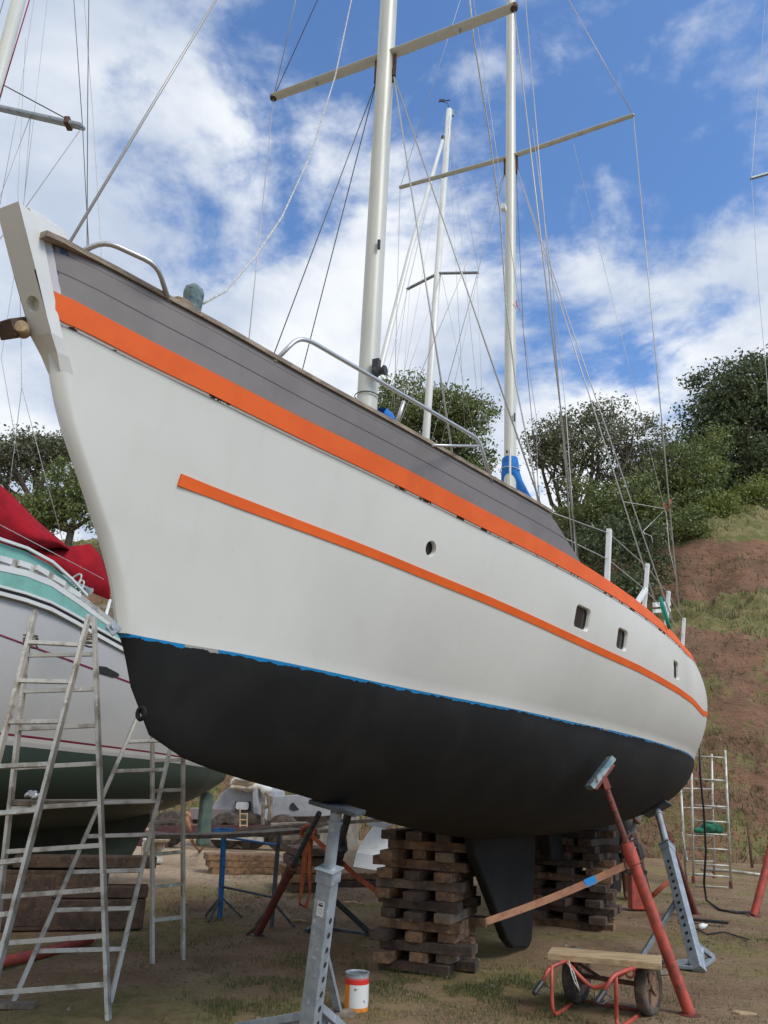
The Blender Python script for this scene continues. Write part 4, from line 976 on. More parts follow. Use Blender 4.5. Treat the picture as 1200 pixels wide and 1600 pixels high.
# ================================================================== STANDS AND PROPS UNDER THE BOAT
def hullpt(px, py):
    "nearest hull surface point seen at a pixel, on the black bottom"
    best = None
    for row in PR:
        for p in row:
            x, y = projn(np.array(p)); e = (x-px)**2+(y-py)**2
            if best is None or e < best[0]: best = (e, p)
    return Vector(best[1])
def big_stand(base, head, yaw, label, feet, hax=0, dark=False, split=.70, wsq=.095):
    """square holed post, round inner tube, pad under the hull, three feet"""
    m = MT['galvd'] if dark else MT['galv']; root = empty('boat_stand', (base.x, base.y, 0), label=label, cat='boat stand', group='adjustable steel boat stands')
    d_ = (head-base).normalized(); up = Vector((math.cos(yaw), math.sin(yaw), 0)); sd = d_.cross(up).normalized(); up = sd.cross(d_)
    A = base+d_*.02; B = base.lerp(head, split)
    mb = MB(); q = wsq/2; hole = MB()
    mb.beam(A, B, wsq, wsq, up=tuple(up)); mb.build('post', m, root, bevel=.008)
    mb = MB(); mb.beam(B-d_*.02, B+d_*.055, wsq+.014, wsq+.014, up=tuple(up)); mb.beam(B+d_*.057, B+d_*.066, wsq+.045, wsq+.03, up=tuple(up)); mb.build('collar', m, root, bevel=.003)
    mb = MB(); mb.tube([B-d_*.1, head-d_*.05], wsq*.36, 18); mb.build('inner_tube', m, root, auto=40)
    # adjustment holes on two faces
    L_ = (B-A).length; n = int(L_/.088)
    for i in range(2, n-1):
        c = A+d_*(i*.088+.02)
        if 1:
            for ax_ in ((sd, up)[hax],):
                for g in (-1, 1):
                    h_ = MB()
                    cc = c+ax_*g*(wsq/2-.0); h_.lathe(cc-ax_*g*.004, [(0, .0055), (.018, .0055), (.018, 0), (0, 0)], axis=tuple(ax_*g), n=12)
                    h_.build('pin_hole', MT['blackp'], root)
    # pad and screw
    mb = MB(); mb.tube([head-d_*.10, head-d_*.02], wsq*.25, 12); mb.lathe(head-d_*.12, [(0, 0), (.05, 0), (.05, .02), (0, .02)], axis=tuple(d_), n=12); mb.build('screw_head', MT['galv'], root, auto=40)
    pn = (d_*1.0+Vector((0, 0, 1.2))).normalized()
    mb = MB(); mb.beam(head-pn*.02-up*.17, head-pn*.02+up*.17, .15, .028, up=tuple(pn)); mb.build('pad', MT['galvd'], root, bevel=.004)
    # feet: low triangular gusseted legs
    out_ = []
    for (fx, fy, hgt, gus) in feet:
        t = gz(fx, fy); h = Vector((t.x-base.x, t.y-base.y, 0)).normalized(); a = A+d_*hgt+h*wsq*.45
        mb = MB(); mb.beam(a, t+Vector((0, 0, .03)), .05, .045)
        mb.beam(A+Vector((0, 0, .02))+h*wsq*.4, t+Vector((0, 0, .015)), .06, .03)
        if gus:
            s3 = h.cross(Vector((0, 0, 1))); mb.prism([A+Vector((0, 0, .03))+h*wsq*.45-s3*.004, a-s3*.004, A.lerp(t, .42)+Vector((0, 0, hgt*.52))-s3*.004, A.lerp(t, .42)+Vector((0, 0, .03))-s3*.004], s3*.008)
        mb.build('leg', m, root, bevel=.003)
    return root, d_, A, B, sd, up
hL = hullpt(528, 1255); hL = hL+Vector((0, 0, -.012))
sr, d_, A_, B_, sd_, up_ = big_stand(gz(478, 1652), hL, R_(153), 'large grey holed boat stand in the foreground with a small white sticker', [(370, 1612, .22, 1), (552, 1628, .28, 1), (528, 1588, .66, 0)], hax=1, wsq=.105)
# sticker with little marks
fc = A_.lerp(B_, .84); front = min((up_, -up_, sd_, -sd_), key=lambda v: v.dot(Vector((-.25, 1, 0)))); sx = d_.cross(front).normalized()
mb = MB(); mb.prism([fc+front*.0530+sx*a*.025+d_*b*.045 for a, b in ((-1, -1), (1, -1), (1, 1), (-1, 1))], front*.0008); o = mb.build('sticker', mat('sticker_white', (.62, .63, .62), .6), sr)
mb = MB()
for b, w in ((.85, .8), (.60, .9), (.50, .9), (.42, .7)):
    c = fc+front*.0541+d_*b*.04; mb.prism([c+sx*a*.02*w+d_*e*.0025 for a, e in ((-1, -1), (1, -1), (1, 1), (-1, 1))], front*.0003)
for a0 in range(10):
    a = 2*math.pi*a0/10; c = fc+front*.0541-d_*.014; mb.prism([c+sx*.013*math.cos(q)+d_*.016*math.sin(q) for q in (a, a+.35)]+[c+sx*.010*math.cos(q)+d_*.013*math.sin(q) for q in (a+.35, a)], front*.0003)
mb.build('print', MT['blackp'], o)
hR = hullpt(1026, 1256)
big_stand(gz(1093, 1520), hR+Vector((0, 0, -.03)), R_(-60), 'grey holed boat stand under the stern, right of the long red prop', [(1004, 1498, .78, 0), (1114, 1500, .3, 1), (1042, 1512, .10, 0)], wsq=.11)
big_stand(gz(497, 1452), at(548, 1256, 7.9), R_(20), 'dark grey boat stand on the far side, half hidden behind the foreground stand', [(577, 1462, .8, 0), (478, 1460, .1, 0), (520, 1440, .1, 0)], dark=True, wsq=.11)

def prop(base, head, label, m='red', m2='redd', r=.045, split=.62, group='red tube props around the boats', pad=True, padm='galv'):
    root = empty('boat_prop', (base.x, base.y, 0), label=label, cat='prop', group=group)
    B = base.lerp(head, split); d_ = (head-base).normalized()
    mb = MB(); mb.tube([base+Vector((0, 0, .01)), B], r, 18); mb.build('outer_tube', MT[m], root, auto=40)
    mb = MB(); mb.tube([B-d_*.1, head-d_*.03], r*.62, 14); mb.build('inner_tube', MT[m2], root, auto=40)
    mb = MB(); mb.lathe(B-d_*.16, [(r, 0), (r*1.22, .004), (r*1.22, .165), (r*.9, .17), (r*.62, .17)], axis=tuple(d_), n=18); mb.build('collar', MT[m], root, auto=40)
    mb = MB(); a = d_.orthogonal().normalized(); b = d_.cross(a)
    mb.tube([B+d_*(.02-.05*math.sin(t))+(a*math.cos(t)+b*math.sin(t))*r*1.5 for t in np.linspace(0, 2*math.pi, 20)], r*.12, 6); mb.build('pin_ring', MT['rust'], root, smooth=True)
    for k in range(5):
        mb = MB(); c = B.lerp(head, .18+.15*k); v = (Vector(CAM)-c); v = (v-d_*v.dot(d_)).normalized()
        mb.lathe(c+v*(r*.62-.002), [(0, .004), (.009, .004), (.009, 0), (0, 0)], axis=tuple(v), n=8); mb.build('pin_hole', MT['blackp'], root)
    mb = MB(); mb.lathe(base, [(0, 0), (r*1.8, 0), (r*1.8, .012), (0, .014)], n=16); mb.build('foot_plate', MT[m2], root)
    return root, B, d_
hP = hullpt(948, 1212); bP = gz(1078, 1587)
ap = at(941, 1215, 7.05)
pr_, colr, dp = prop(bP, ap, 'long red tube prop leaning in the foreground with a tilted bluish pad', r=.046, split=.70)
axp = (at(958, 1190, 7.05)-at(930, 1228, 7.0)).normalized()
mb = MB(); mb.beam(ap-axp*.14, ap+axp*.14, .12, .022, up=tuple(dp)); mb.build('pad_plate', MT['redd'], pr_, bevel=.003)
mb = MB(); mb.beam(ap-axp*.17+dp*.04, ap+axp*.17+dp*.04, .12, .05, up=tuple(dp)); mb.build('pad_block', mat('smeared_blue_pad', (.10, .22, .27), .7, var=(.34, .38, .38), vscale=14, var2=(.12, .07, .05), v2scale=20, bump=.4), pr_, bevel=.006)
mb = MB(); mb.beam(ap-dp*.10, ap-dp*.01, .07, .06, up=tuple(axp)); mb.build('pad_bracket', MT['redd'], pr_, bevel=.004)
prop(gz(402, 1462), at(500, 1268, 7.7), 'red and black prop on the far side with an orange strap tied to it', m='redd', m2='galvd', r=.042, split=.60)
prop(gz(1086, 1428), W(9.0, 1.2, -.78), 'dark red prop right behind the grey stern stand', m='redd', m2='redd', r=.05, split=.8)
prop(gz(1178, 1432), gz(1178, 1432)+Vector((.75, .3, 1.5)), 'red prop tube at the right picture edge beyond the hose', r=.055, split=.7)
# strap from the red prop down to the keel, with a blue tape band
mb = MB(); a = colr-dp*.16+Vector((-.05, 0, 0)); e = cl(760, 1440, .35)
def ribbon(name, pts, w, m, label=None, cat=None, parent=None, th=.004, upv=(0, 0, 1), twist=0):
    mb = MB(); P = [Vector(p) for p in pts]; rows = []
    for i, p in enumerate(P):
        t = (P[min(i+1, len(P)-1)]-P[max(i-1, 0)]).normalized(); s_ = t.cross(Vector(upv)).normalized(); u = s_.cross(t)
        if twist: u = Matrix.Rotation(twist*i/len(P), 3, t) @ u; s_ = t.cross(u)
        rows.append([p+u*w/2+s_*th/2, p+u*w/2-s_*th/2, p-u*w/2-s_*th/2, p-u*w/2+s_*th/2])
    mb.grid(rows, close=True); mb.f += [(0, 1, 2, 3), tuple((len(rows)-1)*4+i for i in (3, 2, 1, 0))]; mb.m += [0, 0]
    o = mb.build(name, m, parent)
    if label: tag(o, label, cat)
    return o
sp_pts = [a.lerp(e, t)+Vector((0, 0, -.02*math.sin(math.pi*t))) for t in np.linspace(0, 1, 14)]
so = ribbon('lashing_strap', sp_pts, .055, MT['strap'], 'long orange-brown strap with a blue tape band, from the red prop down past the keel', 'strap', twist=.5)
ribbon('tape_band', sp_pts[3:5], .062, MT['btape'], parent=so, th=.009, twist=.04)
mb = MB(); q = a; mb.tube([q+Vector((.03*math.cos(t), 0, .045*math.sin(t))) for t in np.linspace(0, 6.28, 12)], .006, 6); mb.build('buckle', MT['rust'], so)
# orange strap knotted on the far prop
q = at(482, 1300, 9.2)
mb = MB()
mb.tube([q+Vector((.075*math.cos(t), .02*math.sin(2*t), .06*math.sin(t))) for t in np.linspace(0, 6.28, 18)], .022, 8)
ok = mb.build('tie_strap', MT['ostrap'], smooth=True); tag(ok, 'orange strap knotted round the far prop and hanging down to the ground', 'strap')
ribbon('strap_tail', [q+Vector((0, 0, -.05)), at(476, 1340, 9.2), at(472, 1380, 9.2), at(468, 1412, 9.2), at(478, 1418, 9.1), at(484, 1395, 9.15), at(484, 1345, 9.2), at(486, 1310, 9.2)], .05, MT['ostrap'], parent=ok, th=.012, twist=.7)
ribbon('strap_arm', [q+Vector((.02, -.02, -.02)), at(500, 1318, 9.0), at(520, 1335, 8.9), at(560, 1372, 8.8), at(596, 1398, 8.7)], .05, MT['ostrap'], parent=ok, th=.008)

# ================================================================== TIMBER CRIBS
def crib(cx_, cy_, ang, z0, z1, wA, wB, L_, name, desc, m='wood', group='', per=3, seed=0, wt=.17):
    rnd = random.Random(seed); n = max(2, round((z1-z0)/.088)); h = (z1-z0)/n
    ords = ['bottom', 'second', 'third', 'fourth', 'fifth', 'sixth', 'seventh', 'eighth', 'ninth', 'tenth', 'eleventh', 'twelfth', 'thirteenth', 'fourteenth']
    for i in range(n):
        k = per if i not in (3,) else per
        for j in range(k):
            a = ang+(0 if i % 2 else math.pi/2)+R_(rnd.uniform(-6, 6))
            span = (wA if i % 2 else wB)-wt
            off = (j/(k-1)-.5)*span+rnd.uniform(-.02, .02)
            if i >= n-4: off *= .9
            d_ = Vector((math.cos(a), math.sin(a), 0)); s_ = Vector((-math.sin(a), math.cos(a), 0))
            ln = L_*rnd.uniform(.78, 1.2); c = Vector((cx_, cy_, z0+h*(i+.5)))+s_*off+d_*rnd.uniform(-.10, .10)
            mb = MB(); w = wt*rnd.uniform(.85, 1.12)
            mb.beam(c-d_*ln/2, c+d_*ln/2, w, h-.003, roll=R_(rnd.uniform(-.8, .8)))
            o = mb.build('timber', MT[(m, m, m, m, 'woodd', 'woodd', 'plankd' if m == 'wood' else 'wood')[rnd.randrange(7)]], bevel=.006)
            pos = ('left', 'middle', 'right')[j] if i % 2 == 0 else ('front', 'middle', 'back')[j]
            tag(o, '%s timber in the %s course from the ground, %s' % (pos, ords[min(i, 13)], desc), 'timber', group)
crib(.58, 8.42, math.pi/2-TH+R_(3), .0, 1.20, .72, .68, .82, 'timber', 'big sleeper stack under the forward keel', group='sleepers stacked under the forward keel', seed=3, wt=.165)
q = W(8.7, .05, 0)
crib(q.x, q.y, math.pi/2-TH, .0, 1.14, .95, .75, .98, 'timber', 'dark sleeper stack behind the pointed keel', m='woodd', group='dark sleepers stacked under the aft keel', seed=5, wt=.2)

# ================================================================== SACK BARROW WITH A BOARD, PAINT CAN
bar = empty('sack_barrow', gz(945, 1570), label='red tubular two-wheeled sack barrow lying level in the foreground grass', cat='hand cart')
w1 = gz(903, 1568); w2 = gz(1016, 1588); axd = (w2-w1).normalized(); fwd = Vector((axd.y, -axd.x, 0)); fwd = fwd if fwd.y < 0 else -fwd
R1_ = .205
for w_ in (w1, w2):
    c = w_+Vector((0, 0, R1_)); wa = (axd*1+fwd*.12).normalized()
    mb = MB(); mb.lathe(c, [(R1_*.70, -.035), (R1_*.86, -.045), (R1_*.97, -.036), (R1_, -.018), (R1_, .018), (R1_*.97, .036), (R1_*.86, .045), (R1_*.70, .035)], axis=tuple(wa), n=36); wh = mb.build('wheel', MT['rubber'], bar, auto=50)
    mb = MB(); mb.lathe(c, [(.0, -.045), (.03, -.045), (.032, -.012), (R1_*.45, -.010), (R1_*.62, -.018), (R1_*.72, -.034), (R1_*.72, .034), (R1_*.62, .018), (R1_*.45, .010), (.032, .012), (.03, .045), (0, .045)], axis=tuple(wa), n=30)
    for k in range(5):
        a = 2*math.pi*k/5; u = wa.orthogonal().normalized(); v = wa.cross(u); mb.beam(c+(u*math.cos(a)+v*math.sin(a))*.03, c+(u*math.cos(a)+v*math.sin(a))*R1_*.66, .022, .05, up=tuple(wa))
    mb.build('rim', MT['rim'], wh, auto=50)
mb = MB(); mb.beam(w1+Vector((0, 0, R1_)), w2+Vector((0, 0, R1_)), .03, .03); mb.build('axle', MT['rust'], bar)
def pt(px, py, Y): return at(px, py, Y)
ya, yb = w1.y, w2.y
def redtube(name, pts, r=.015, m='red', par=bar):
    mb = MB(); P = [Vector(p) for p in pts]; Q = [P[0]]
    for i in range(1, len(P)-1):
        a = P[i].lerp(P[i-1], .35); b = P[i].lerp(P[i+1], .35)
        for t in (0, .33, .66, 1): Q.append(a.lerp(P[i], t).lerp(P[i].lerp(b, t), t))
    Q.append(P[-1]); mb.tube(Q, r, 10); return mb.build(name, MT[m], par, smooth=True)
redtube('handle', [pt(848, 1533, 6.72), pt(858, 1512, 6.76), pt(885, 1501, 6.85), pt(900, 1499, 7.2)])
redtube('handle', [pt(945, 1548, 6.35), pt(958, 1524, 6.40), pt(984, 1514, 6.5), pt(996, 1512, 6.85)])
for (a, b, c_) in ((848, 1533, 6.72), (945, 1548, 6.35)):
    p = pt(a, b, c_); e = pt(a-14, b+20, c_-.06); mb = MB(); mb.tube([p, p.lerp(e, .1), p.lerp(e, .9), e], [.017, .021, .020, .017], 10); mb.tube([p.lerp(e, .15), p.lerp(e, .1)+Vector((.055, 0, -.03)), e+Vector((.05, 0, .0)), e], .006, 6); mb.build('grip', MT['blackp'], bar, smooth=True)
redtube('leg', [pt(862, 1508, 6.76), pt(862, 1560, 6.74), gz(865, 1593)+Vector((0, 0, .012)), gz(900, 1567)+Vector((0, 0, .02))])
redtube('leg', [pt(962, 1522, 6.42), gz(964, 1606)+Vector((0, 0, .05)), gz(966, 1612)+Vector((0, 0, .012)), gz(1010, 1582)+Vector((0, 0, .02))])
redtube('cross_tube', [pt(885, 1502, 6.82), pt(905, 1525, 6.78), pt(925, 1544, 6.72), pt(945, 1541, 6.66), pt(962, 1527, 6.6), pt(985, 1514, 6.5)])
redtube('cross_tube', [gz(905, 1568)+Vector((0, 0, .02)), gz(955, 1576)+Vector((0, 0, .02)), gz(1005, 1585)+Vector((0, 0, .02))], .013, 'redd')
for (x, y, Y) in ((893, 1505, 7.0), (984, 1520, 6.75)):
    q = pt(x, y, Y); mb = MB(); mb.lathe(q, [(.030, -.012), (.040, -.006), (.040, .006), (.030, .012), (.024, 0)], axis=tuple(fwd), n=18); mb.build('ring_bracket', MT['red'], bar, smooth=True)
mb = MB(); mb.beam(pt(905, 1506, 6.9), pt(950, 1535, 7.25), .02, .02); mb.build('brace', MT['rust'], bar)
mb = MB(); mb.tube([pt(889, 1502, 6.8), pt(893, 1520, 6.74), pt(898, 1535, 6.74), pt(906, 1548, 6.75), pt(903, 1540, 6.75), pt(896, 1518, 6.74), pt(886, 1504, 6.8)], .005, 6); mb.build('tie_cord', MT['rope'], bar, smooth=True)
# pale board on top
a = pt(855, 1489, 6.9); e = pt(1033, 1505, 6.62); d3 = (e-a).normalized(); d3.z *= .6
back = Vector((.12, .34, 0))
mb = MB(); th_ = Vector((0, 0, -.048)); mb.prism([a, e, e+back*.9, a+back*.8+Vector((0, 0, .0))], th_)
o = mb.build('board', MT['pine'], bevel=.004); tag(o, 'thick pale new board lying across the red sack barrow', 'board')
mb = MB(); a2 = pt(900, 1492, 7.15); mb.beam(a2, pt(1026, 1502, 7.0), .1, .03); o = mb.build('board', MT['woodd'], bevel=.003); tag(o, 'dark weathered board under the pale board on the barrow', 'board')
# paint can
pc = gz(556, 1581); can = empty('paint_can', pc, label='open paint can with orange, red and white label beside the foreground stand', cat='paint can')
rc, hc = .088, .262
mb = MB(); mb.lathe(pc, [(0, .004), (rc, .004), (rc+.003, .0), (rc+.003, .008), (rc, .012), (rc, hc-.04), (rc+.002, hc-.036), (rc, hc-.032), (rc, hc-.006), (rc+.004, hc), (rc-.006, hc), (rc-.010, hc-.008), (rc-.006, hc-.02), (rc-.004, .02), (0, .02)], n=40); mb.build('can_body', MT['galv'], can, auto=35)
mb = MB(); an = np.linspace(0, 2*math.pi, 49)
def canmat():
    m = bpy.data.materials.new('can_label'); m.use_nodes = True; nt = m.node_tree; N = nt.nodes; L = nt.links; b = N['Principled BSDF']; b.inputs['Roughness'].default_value = .4
    uvn = N.new('ShaderNodeUVMap'); sp = N.new('ShaderNodeSeparateXYZ'); L.new(uvn.outputs[0], sp.inputs[0])
    def step(sock, lo, hi):
        a = N.new('ShaderNodeMath'); a.operation = 'GREATER_THAN'; L.new(sock, a.inputs[0]); a.inputs[1].default_value = lo
        c = N.new('ShaderNodeMath'); c.operation = 'LESS_THAN'; L.new(sock, c.inputs[0]); c.inputs[1].default_value = hi
        d = N.new('ShaderNodeMath'); d.operation = 'MULTIPLY'; L.new(a.outputs[0], d.inputs[0]); L.new(c.outputs[0], d.inputs[1]); return d.outputs[0]
    def mix(f, a, b_):
        x = N.new('ShaderNodeMix'); x.data_type = 'RGBA'; L.new(f, x.inputs[0])
        for i, v in ((6, a), (7, b_)):
            if isinstance(v, tuple): x.inputs[i].default_value = (*v, 1)
            else: L.new(v, x.inputs[i])
        return x.outputs[2]
    U_, V = sp.outputs[0], sp.outputs[1]
    c = mix(step(V, .78, 1.1), (.72, .24, .025), (.62, .03, .02))
    def mul(a, b2):
        d = N.new('ShaderNodeMath'); d.operation = 'MULTIPLY'; L.new(a, d.inputs[0]); L.new(b2, d.inputs[1]); return d.outputs[0]
    wr = mul(step(U_, .40, .80), step(V, .12, .80)); c = mix(wr, c, (.66, .66, .63))
    tcn = N.new('ShaderNodeTexNoise'); tcn.inputs['Scale'].default_value = 26; tcn.inputs['Detail'].default_value = 2
    t = N.new('ShaderNodeTexCoord'); L.new(t.outputs['Object'], tcn.inputs['Vector'])
    g = N.new('ShaderNodeMath'); g.operation = 'GREATER_THAN'; g.inputs[1].default_value = .66; L.new(tcn.outputs[0], g.inputs[0])
    k = mul(mul(step(U_, .45, .70), step(V, .25, .72)), g.outputs[0]); c = mix(k, c, (.16, .13, .14))
    L.new(c, b.inputs['Base Color']); return m
ang0 = math.atan2(-pc.y, -pc.x)-math.pi
rows = [[pc+Vector((math.cos(a+ang0)*(rc+.0012), math.sin(a+ang0)*(rc+.0012), z)) for a in an] for z in (.014, hc-.028)]
mb.grid(rows); mb.build('paper_label', canmat(), can, uv=[(a/(2*math.pi), v) for v in (0, 1) for a in an], smooth=True, fixn=False)
mb = MB(); mb.tube([pc+Vector((rc*1.02*math.cos(R_(-8)), rc*1.02*math.sin(R_(-8)), z)) for z in (hc-.07, hc-.13, hc-.19)], .004, 6); mb.build('wire_handle', MT['alu'], can)
mb = MB(); c = gz(540, 1590); mb.beam(c+Vector((-.22, -.12, .025)), c+Vector((.05, .03, .025)), .11, .04); o = mb.build('wood_offcut', MT['plank'], bevel=.004); tag(o, 'short grey offcut of wood beside the paint can', 'wood scrap')
mb = MB(); c = gz(1163, 1587); mb.prism([c+Vector(p) for p in ((-.09, .03, .004), (-.05, -.03, .004), (.03, -.045, .004), (.09, -.03, .004), (.07, .0, .004), (.0, .05, .004), (-.06, .055, .004))], Vector((.005, 0, .022))); o = mb.build('rag', MT['pine'], bevel=.008); tag(o, 'pale yellow rag or rock on the ground at the lower right', 'rag')
mb = MB(); c = gz(1098, 1452); mb.lathe(c+Vector((0, 0, .035)), [(0, -.07), (.034, -.06), (.036, .02), (.015, .06), (.015, .08), (0, .08)], axis=(.9, .4, .15), n=14); o = mb.build('plastic_bottle', MT['whitew'], smooth=True); tag(o, 'small white plastic bottle lying right of the grey stern stand', 'bottle')
mb = MB(); mb.beam(gz(915, 1436)+Vector((0, 0, .02)), gz(956, 1422)+Vector((0, 0, .05)), .28, .012); o = mb.build('metal_sheet', MT['alu']); tag(o, 'grey metal sheet lying on the ground in the shade under the stern', 'metal sheet')
mb = MB(); c = gz(1040, 1530); mb.beam(c+Vector((-.25, .05, .02)), c+Vector((.14, .25, .02)), .07, .03); o = mb.build('wood_offcut', MT['plank']); tag(o, 'flat grey offcut at the foot of the stern stand', 'wood scrap')

# ================================================================== TRESTLES, PLANKS
def ladder(root, tl, tr, bl_, br_, rungs, rw=.028, rd=.055, m='alu', rr=(.03, .022), name='ladder'):
    """a ladder as part: two stiles and its rungs"""
    nrm = (Vector(bl_)-Vector(tl)).cross(Vector(tr)-Vector(tl)).normalized()
    base = MB(); base.beam(tl, bl_, rd, rw, up=tuple((Vector(tr)-Vector(tl)).normalized())); o1 = base.build('stile', MT[m], root, bevel=.003)
    base = MB(); base.beam(tr, br_, rd, rw, up=tuple((Vector(tr)-Vector(tl)).normalized())); base.build('stile', MT[m], root, bevel=.003)
    for t in rungs:
        a = Vector(tl).lerp(Vector(bl_), t); b = Vector(tr).lerp(Vector(br_), t); mb = MB(); mb.beam(a, b, rr[0], rr[1], up=tuple(nrm)); mb.build('rung', MT[m], root, bevel=.002)
# near trestle
t1 = empty('ladder_trestle', gz(60, 1620), label='near weathered aluminium ladder trestle at the left edge, lashed together at the top', cat='ladder')
yA = 6.55
ladder(t1, at(56, 955, 6.72), at(139, 962, 6.62), at(-108, 1600, 5.75), at(-20, 1580, 5.6), [.10+.118*i for i in range(8)], rr=(.034, .024))
ladder(t1, at(48, 965, 6.86), at(147, 965, 6.76), at(-24, 1625, 6.45), at(170, 1610, 6.25), [.11+.1*i for i in range(9)], rr=(.034, .024))
mb = MB()
for (x, y) in ((48, 1000), (137, 998)):
    for k in range(4):
        c = at(x, y-7+k*5, 6.75); mb.tube([c+Vector((.045*math.cos(a), .095*math.sin(a), .012*math.sin(a+k))) for a in np.linspace(0, 6.28, 14)], .008, 6)
mb.build('lashing', MT['plank'], t1, smooth=True)
# second trestle
t2 = empty('ladder_trestle', gz(150, 1540), label='second aluminium ladder trestle standing behind the near one, its top hidden by the black bow', cat='ladder')
ladder(t2, at(240, 1062, 7.75), at(292, 1060, 7.95), gz(18, 1572), gz(172, 1568), [.24+.105*i for i in range(7)], rr=(.032, .022))
ladder(t2, at(238, 1060, 8.0), at(286, 1060, 8.2), gz(238, 1507), gz(286, 1500), [.2+.11*i for i in range(7)], rr=(.032, .022))
def plank(a, b, w, th, m, label, name='plank', sag=.0):
    a, b = Vector(a), Vector(b); mb = MB(); rows = []; d_ = (b-a).normalized(); s_ = d_.cross(Vector((0, 0, 1))).normalized()
    for i in range(9):
        t = i/8; c = a.lerp(b, t)-Vector((0, 0, sag*math.sin(math.pi*t))); j = random.uniform(-.004, .004)
        rows.append([c+s_*(w/2+j), c-s_*(w/2-j), c-s_*w/2-Vector((0, 0, th)), c+s_*w/2-Vector((0, 0, th))])
    mb.grid(rows, close=True); mb.f += [(0, 1, 2, 3), (35, 34, 33, 32)]; mb.m += [0, 0]
    o = mb.build(name, MT[m], bevel=.004, auto=30); tag(o, label, 'plank', 'scaffold planks between the trestles'); return o
plank(at(28, 1250, 6.62), at(240, 1249, 8.1), .24, .042, 'plank', 'plank with white paint splashes between the two ladder trestles')
mb = MB()
for (x, y, r) in ((45, 1243, .05), (58, 1246, .04)):
    c = at(x, y, 6.72)
    for k in range(6): mb.lathe(c+Vector((random.uniform(-r, r), random.uniform(-.03, .03), random.uniform(0, .02))), [(0, -.02), (.022, -.012), (.026, .004), (.012, .02), (0, .024)], n=8, axis=(random.uniform(-1, 1), random.uniform(-1, 1), 1))
o = mb.build('crumpled_foil', MT['steel']); tag(o, 'crumpled shiny foil lying on the left end of the upper plank', 'foil')
plank(at(230, 1303, 8.25), at(470, 1294, 10.1), .26, .04, 'plank', 'plank from the second ladder trestle to the blue trestle', sag=.02)
plank(at(345, 1296, 10.9), at(715, 1270, 9.9), .24, .04, 'plank', 'long plank running on from the blue trestle behind the foreground stand')
# blue and black trestle
t3 = empty('steel_trestle', gz(382, 1448), label='steel trestle with one blue and one black leg under the middle planks', cat='trestle')
for (gx, gy, tx, ty, m_, gg) in ((343, 1437, 350, 1302, 'bluep', 0), (424, 1452, 436, 1298, 'galvd', 1)):
    g_ = gz(gx, gy); top = at(tx, ty, g_.y+.05)
    mb = MB(); mb.beam(g_+Vector((0, 0, .02)), top, .05, .05); lg = mb.build('leg', MT[m_], t3, bevel=.004)
    for an in (.4, 2.4, 4.4):
        f_ = g_+Vector((.28*math.cos(an), .28*math.sin(an), .01)); mb = MB(); mb.beam(g_.lerp(top, .26), f_, .022, .022); mb.build('foot_strut', MT['galvd'], lg)
gA, gB = gz(343, 1437), gz(424, 1452)
for h, m_ in ((.92, 'bluep'), (.36, 'galvd')):
    mb = MB(); mb.tube([gA+Vector((0, 0, h)), gB+Vector((0, 0, h-.03))], .013, 8); mb.build('cross_bar', MT[m_], t3)
mb = MB(); c = at(349, 1297, 10.5); mb.beam(c+Vector((-.12, 0, 0)), c+Vector((.12, .05, 0)), .06, .05); mb.build('top_bar', MT['bluep'], t3)
# small wooden stick trash by the far prop
for (x0, y0, x1, y1, l) in ((385, 1463, 410, 1450, 'thin branch lying at the foot of the far red prop'), (450, 1442, 486, 1446, 'pale broken stick under the hanging orange strap'), (537, 1412, 570, 1418, 'curved pale piece of wood between the stands')):
    mb = MB(); a, b = gz(x0, y0)+Vector((0, 0, .02)), gz(x1, y1)+Vector((0, 0, .03)); mb.tube([a, a.lerp(b, .5)+Vector((0, .05, .01)), b], [.012, .018, .01], 7); o = mb.build('stick', MT['pine'] if 'pale' in l else MT['woodd'], smooth=True); tag(o, l, 'stick')

# ================================================================== THE LEFT BOAT (grey-white hull, green bottom, red sail on the boom)
# stern tip far right, bow beyond the left picture edge
S0 = np.array([-2.62, 13.7, 0]); LD = np.array([-4.75, 8.6, 0])-S0; LD = LD/np.linalg.norm(LD); LN = np.array([-LD[1], LD[0], 0]); LN = -LN if LN[1] > 0 else LN   # LN towards the camera side
def LW(s, b, z): return Vector(S0+LD*s+LN*b+np.array([0, 0, z]))
def lcl(px, py, b=0.):
    r = ray(px, py); t = ((S0-CAM)@LN+b)/(r@LN); return Vector(CAM+r*t)
def lsz(px, py, b):
    p = lcl(px, py, b); return float((np.array(p)-S0)@LD), p.z
lb = empty('yacht', (S0[0], S0[1], 0), math.atan2(LD[1], LD[0]), 'grey-white yacht with green bottom, turquoise coaming and a red sail on its boom', 'yacht')
LBB = ([0, .35, 1.0, 2.0, 3.2, 5.0, 7.0, 8.6, 9.6], [.42, .60, .84, 1.10, 1.30, 1.40, 1.12, .60, .03])
zc = [lsz(x, y, b)  for x, y, b in ((372, 1213, .2), (345, 1207, .35), (200, 1186, .9), (100, 1175, 1.15), (0, 1163, 1.3))]
ZWL = ([-.2, .3]+[2.6, 5, 9.8], [1.62, 1.66]+[1.80, 1.92, 2.05])
def lwl(s):
    "height of the painted waterline along the visible side: measured"
    xs = sorted([(a, b) for a, b in zc]); return float(np.interp(s, [q[0] for q in xs], [q[1] for q in xs]))
shc = sorted([lsz(x, y, b) for x, y, b in ((262, 1046, .60), (200, 1012, .95), (160, 988, 1.08), (100, 956, 1.2), (50, 935, 1.3), (0, 918, 1.36))])
def lsh(s): return float(np.interp(s, [q[0] for q in shc], [q[1] for q in shc]))+max(0, s-shc[-1][0])*.05-max(0, shc[0][0]-s)*.04
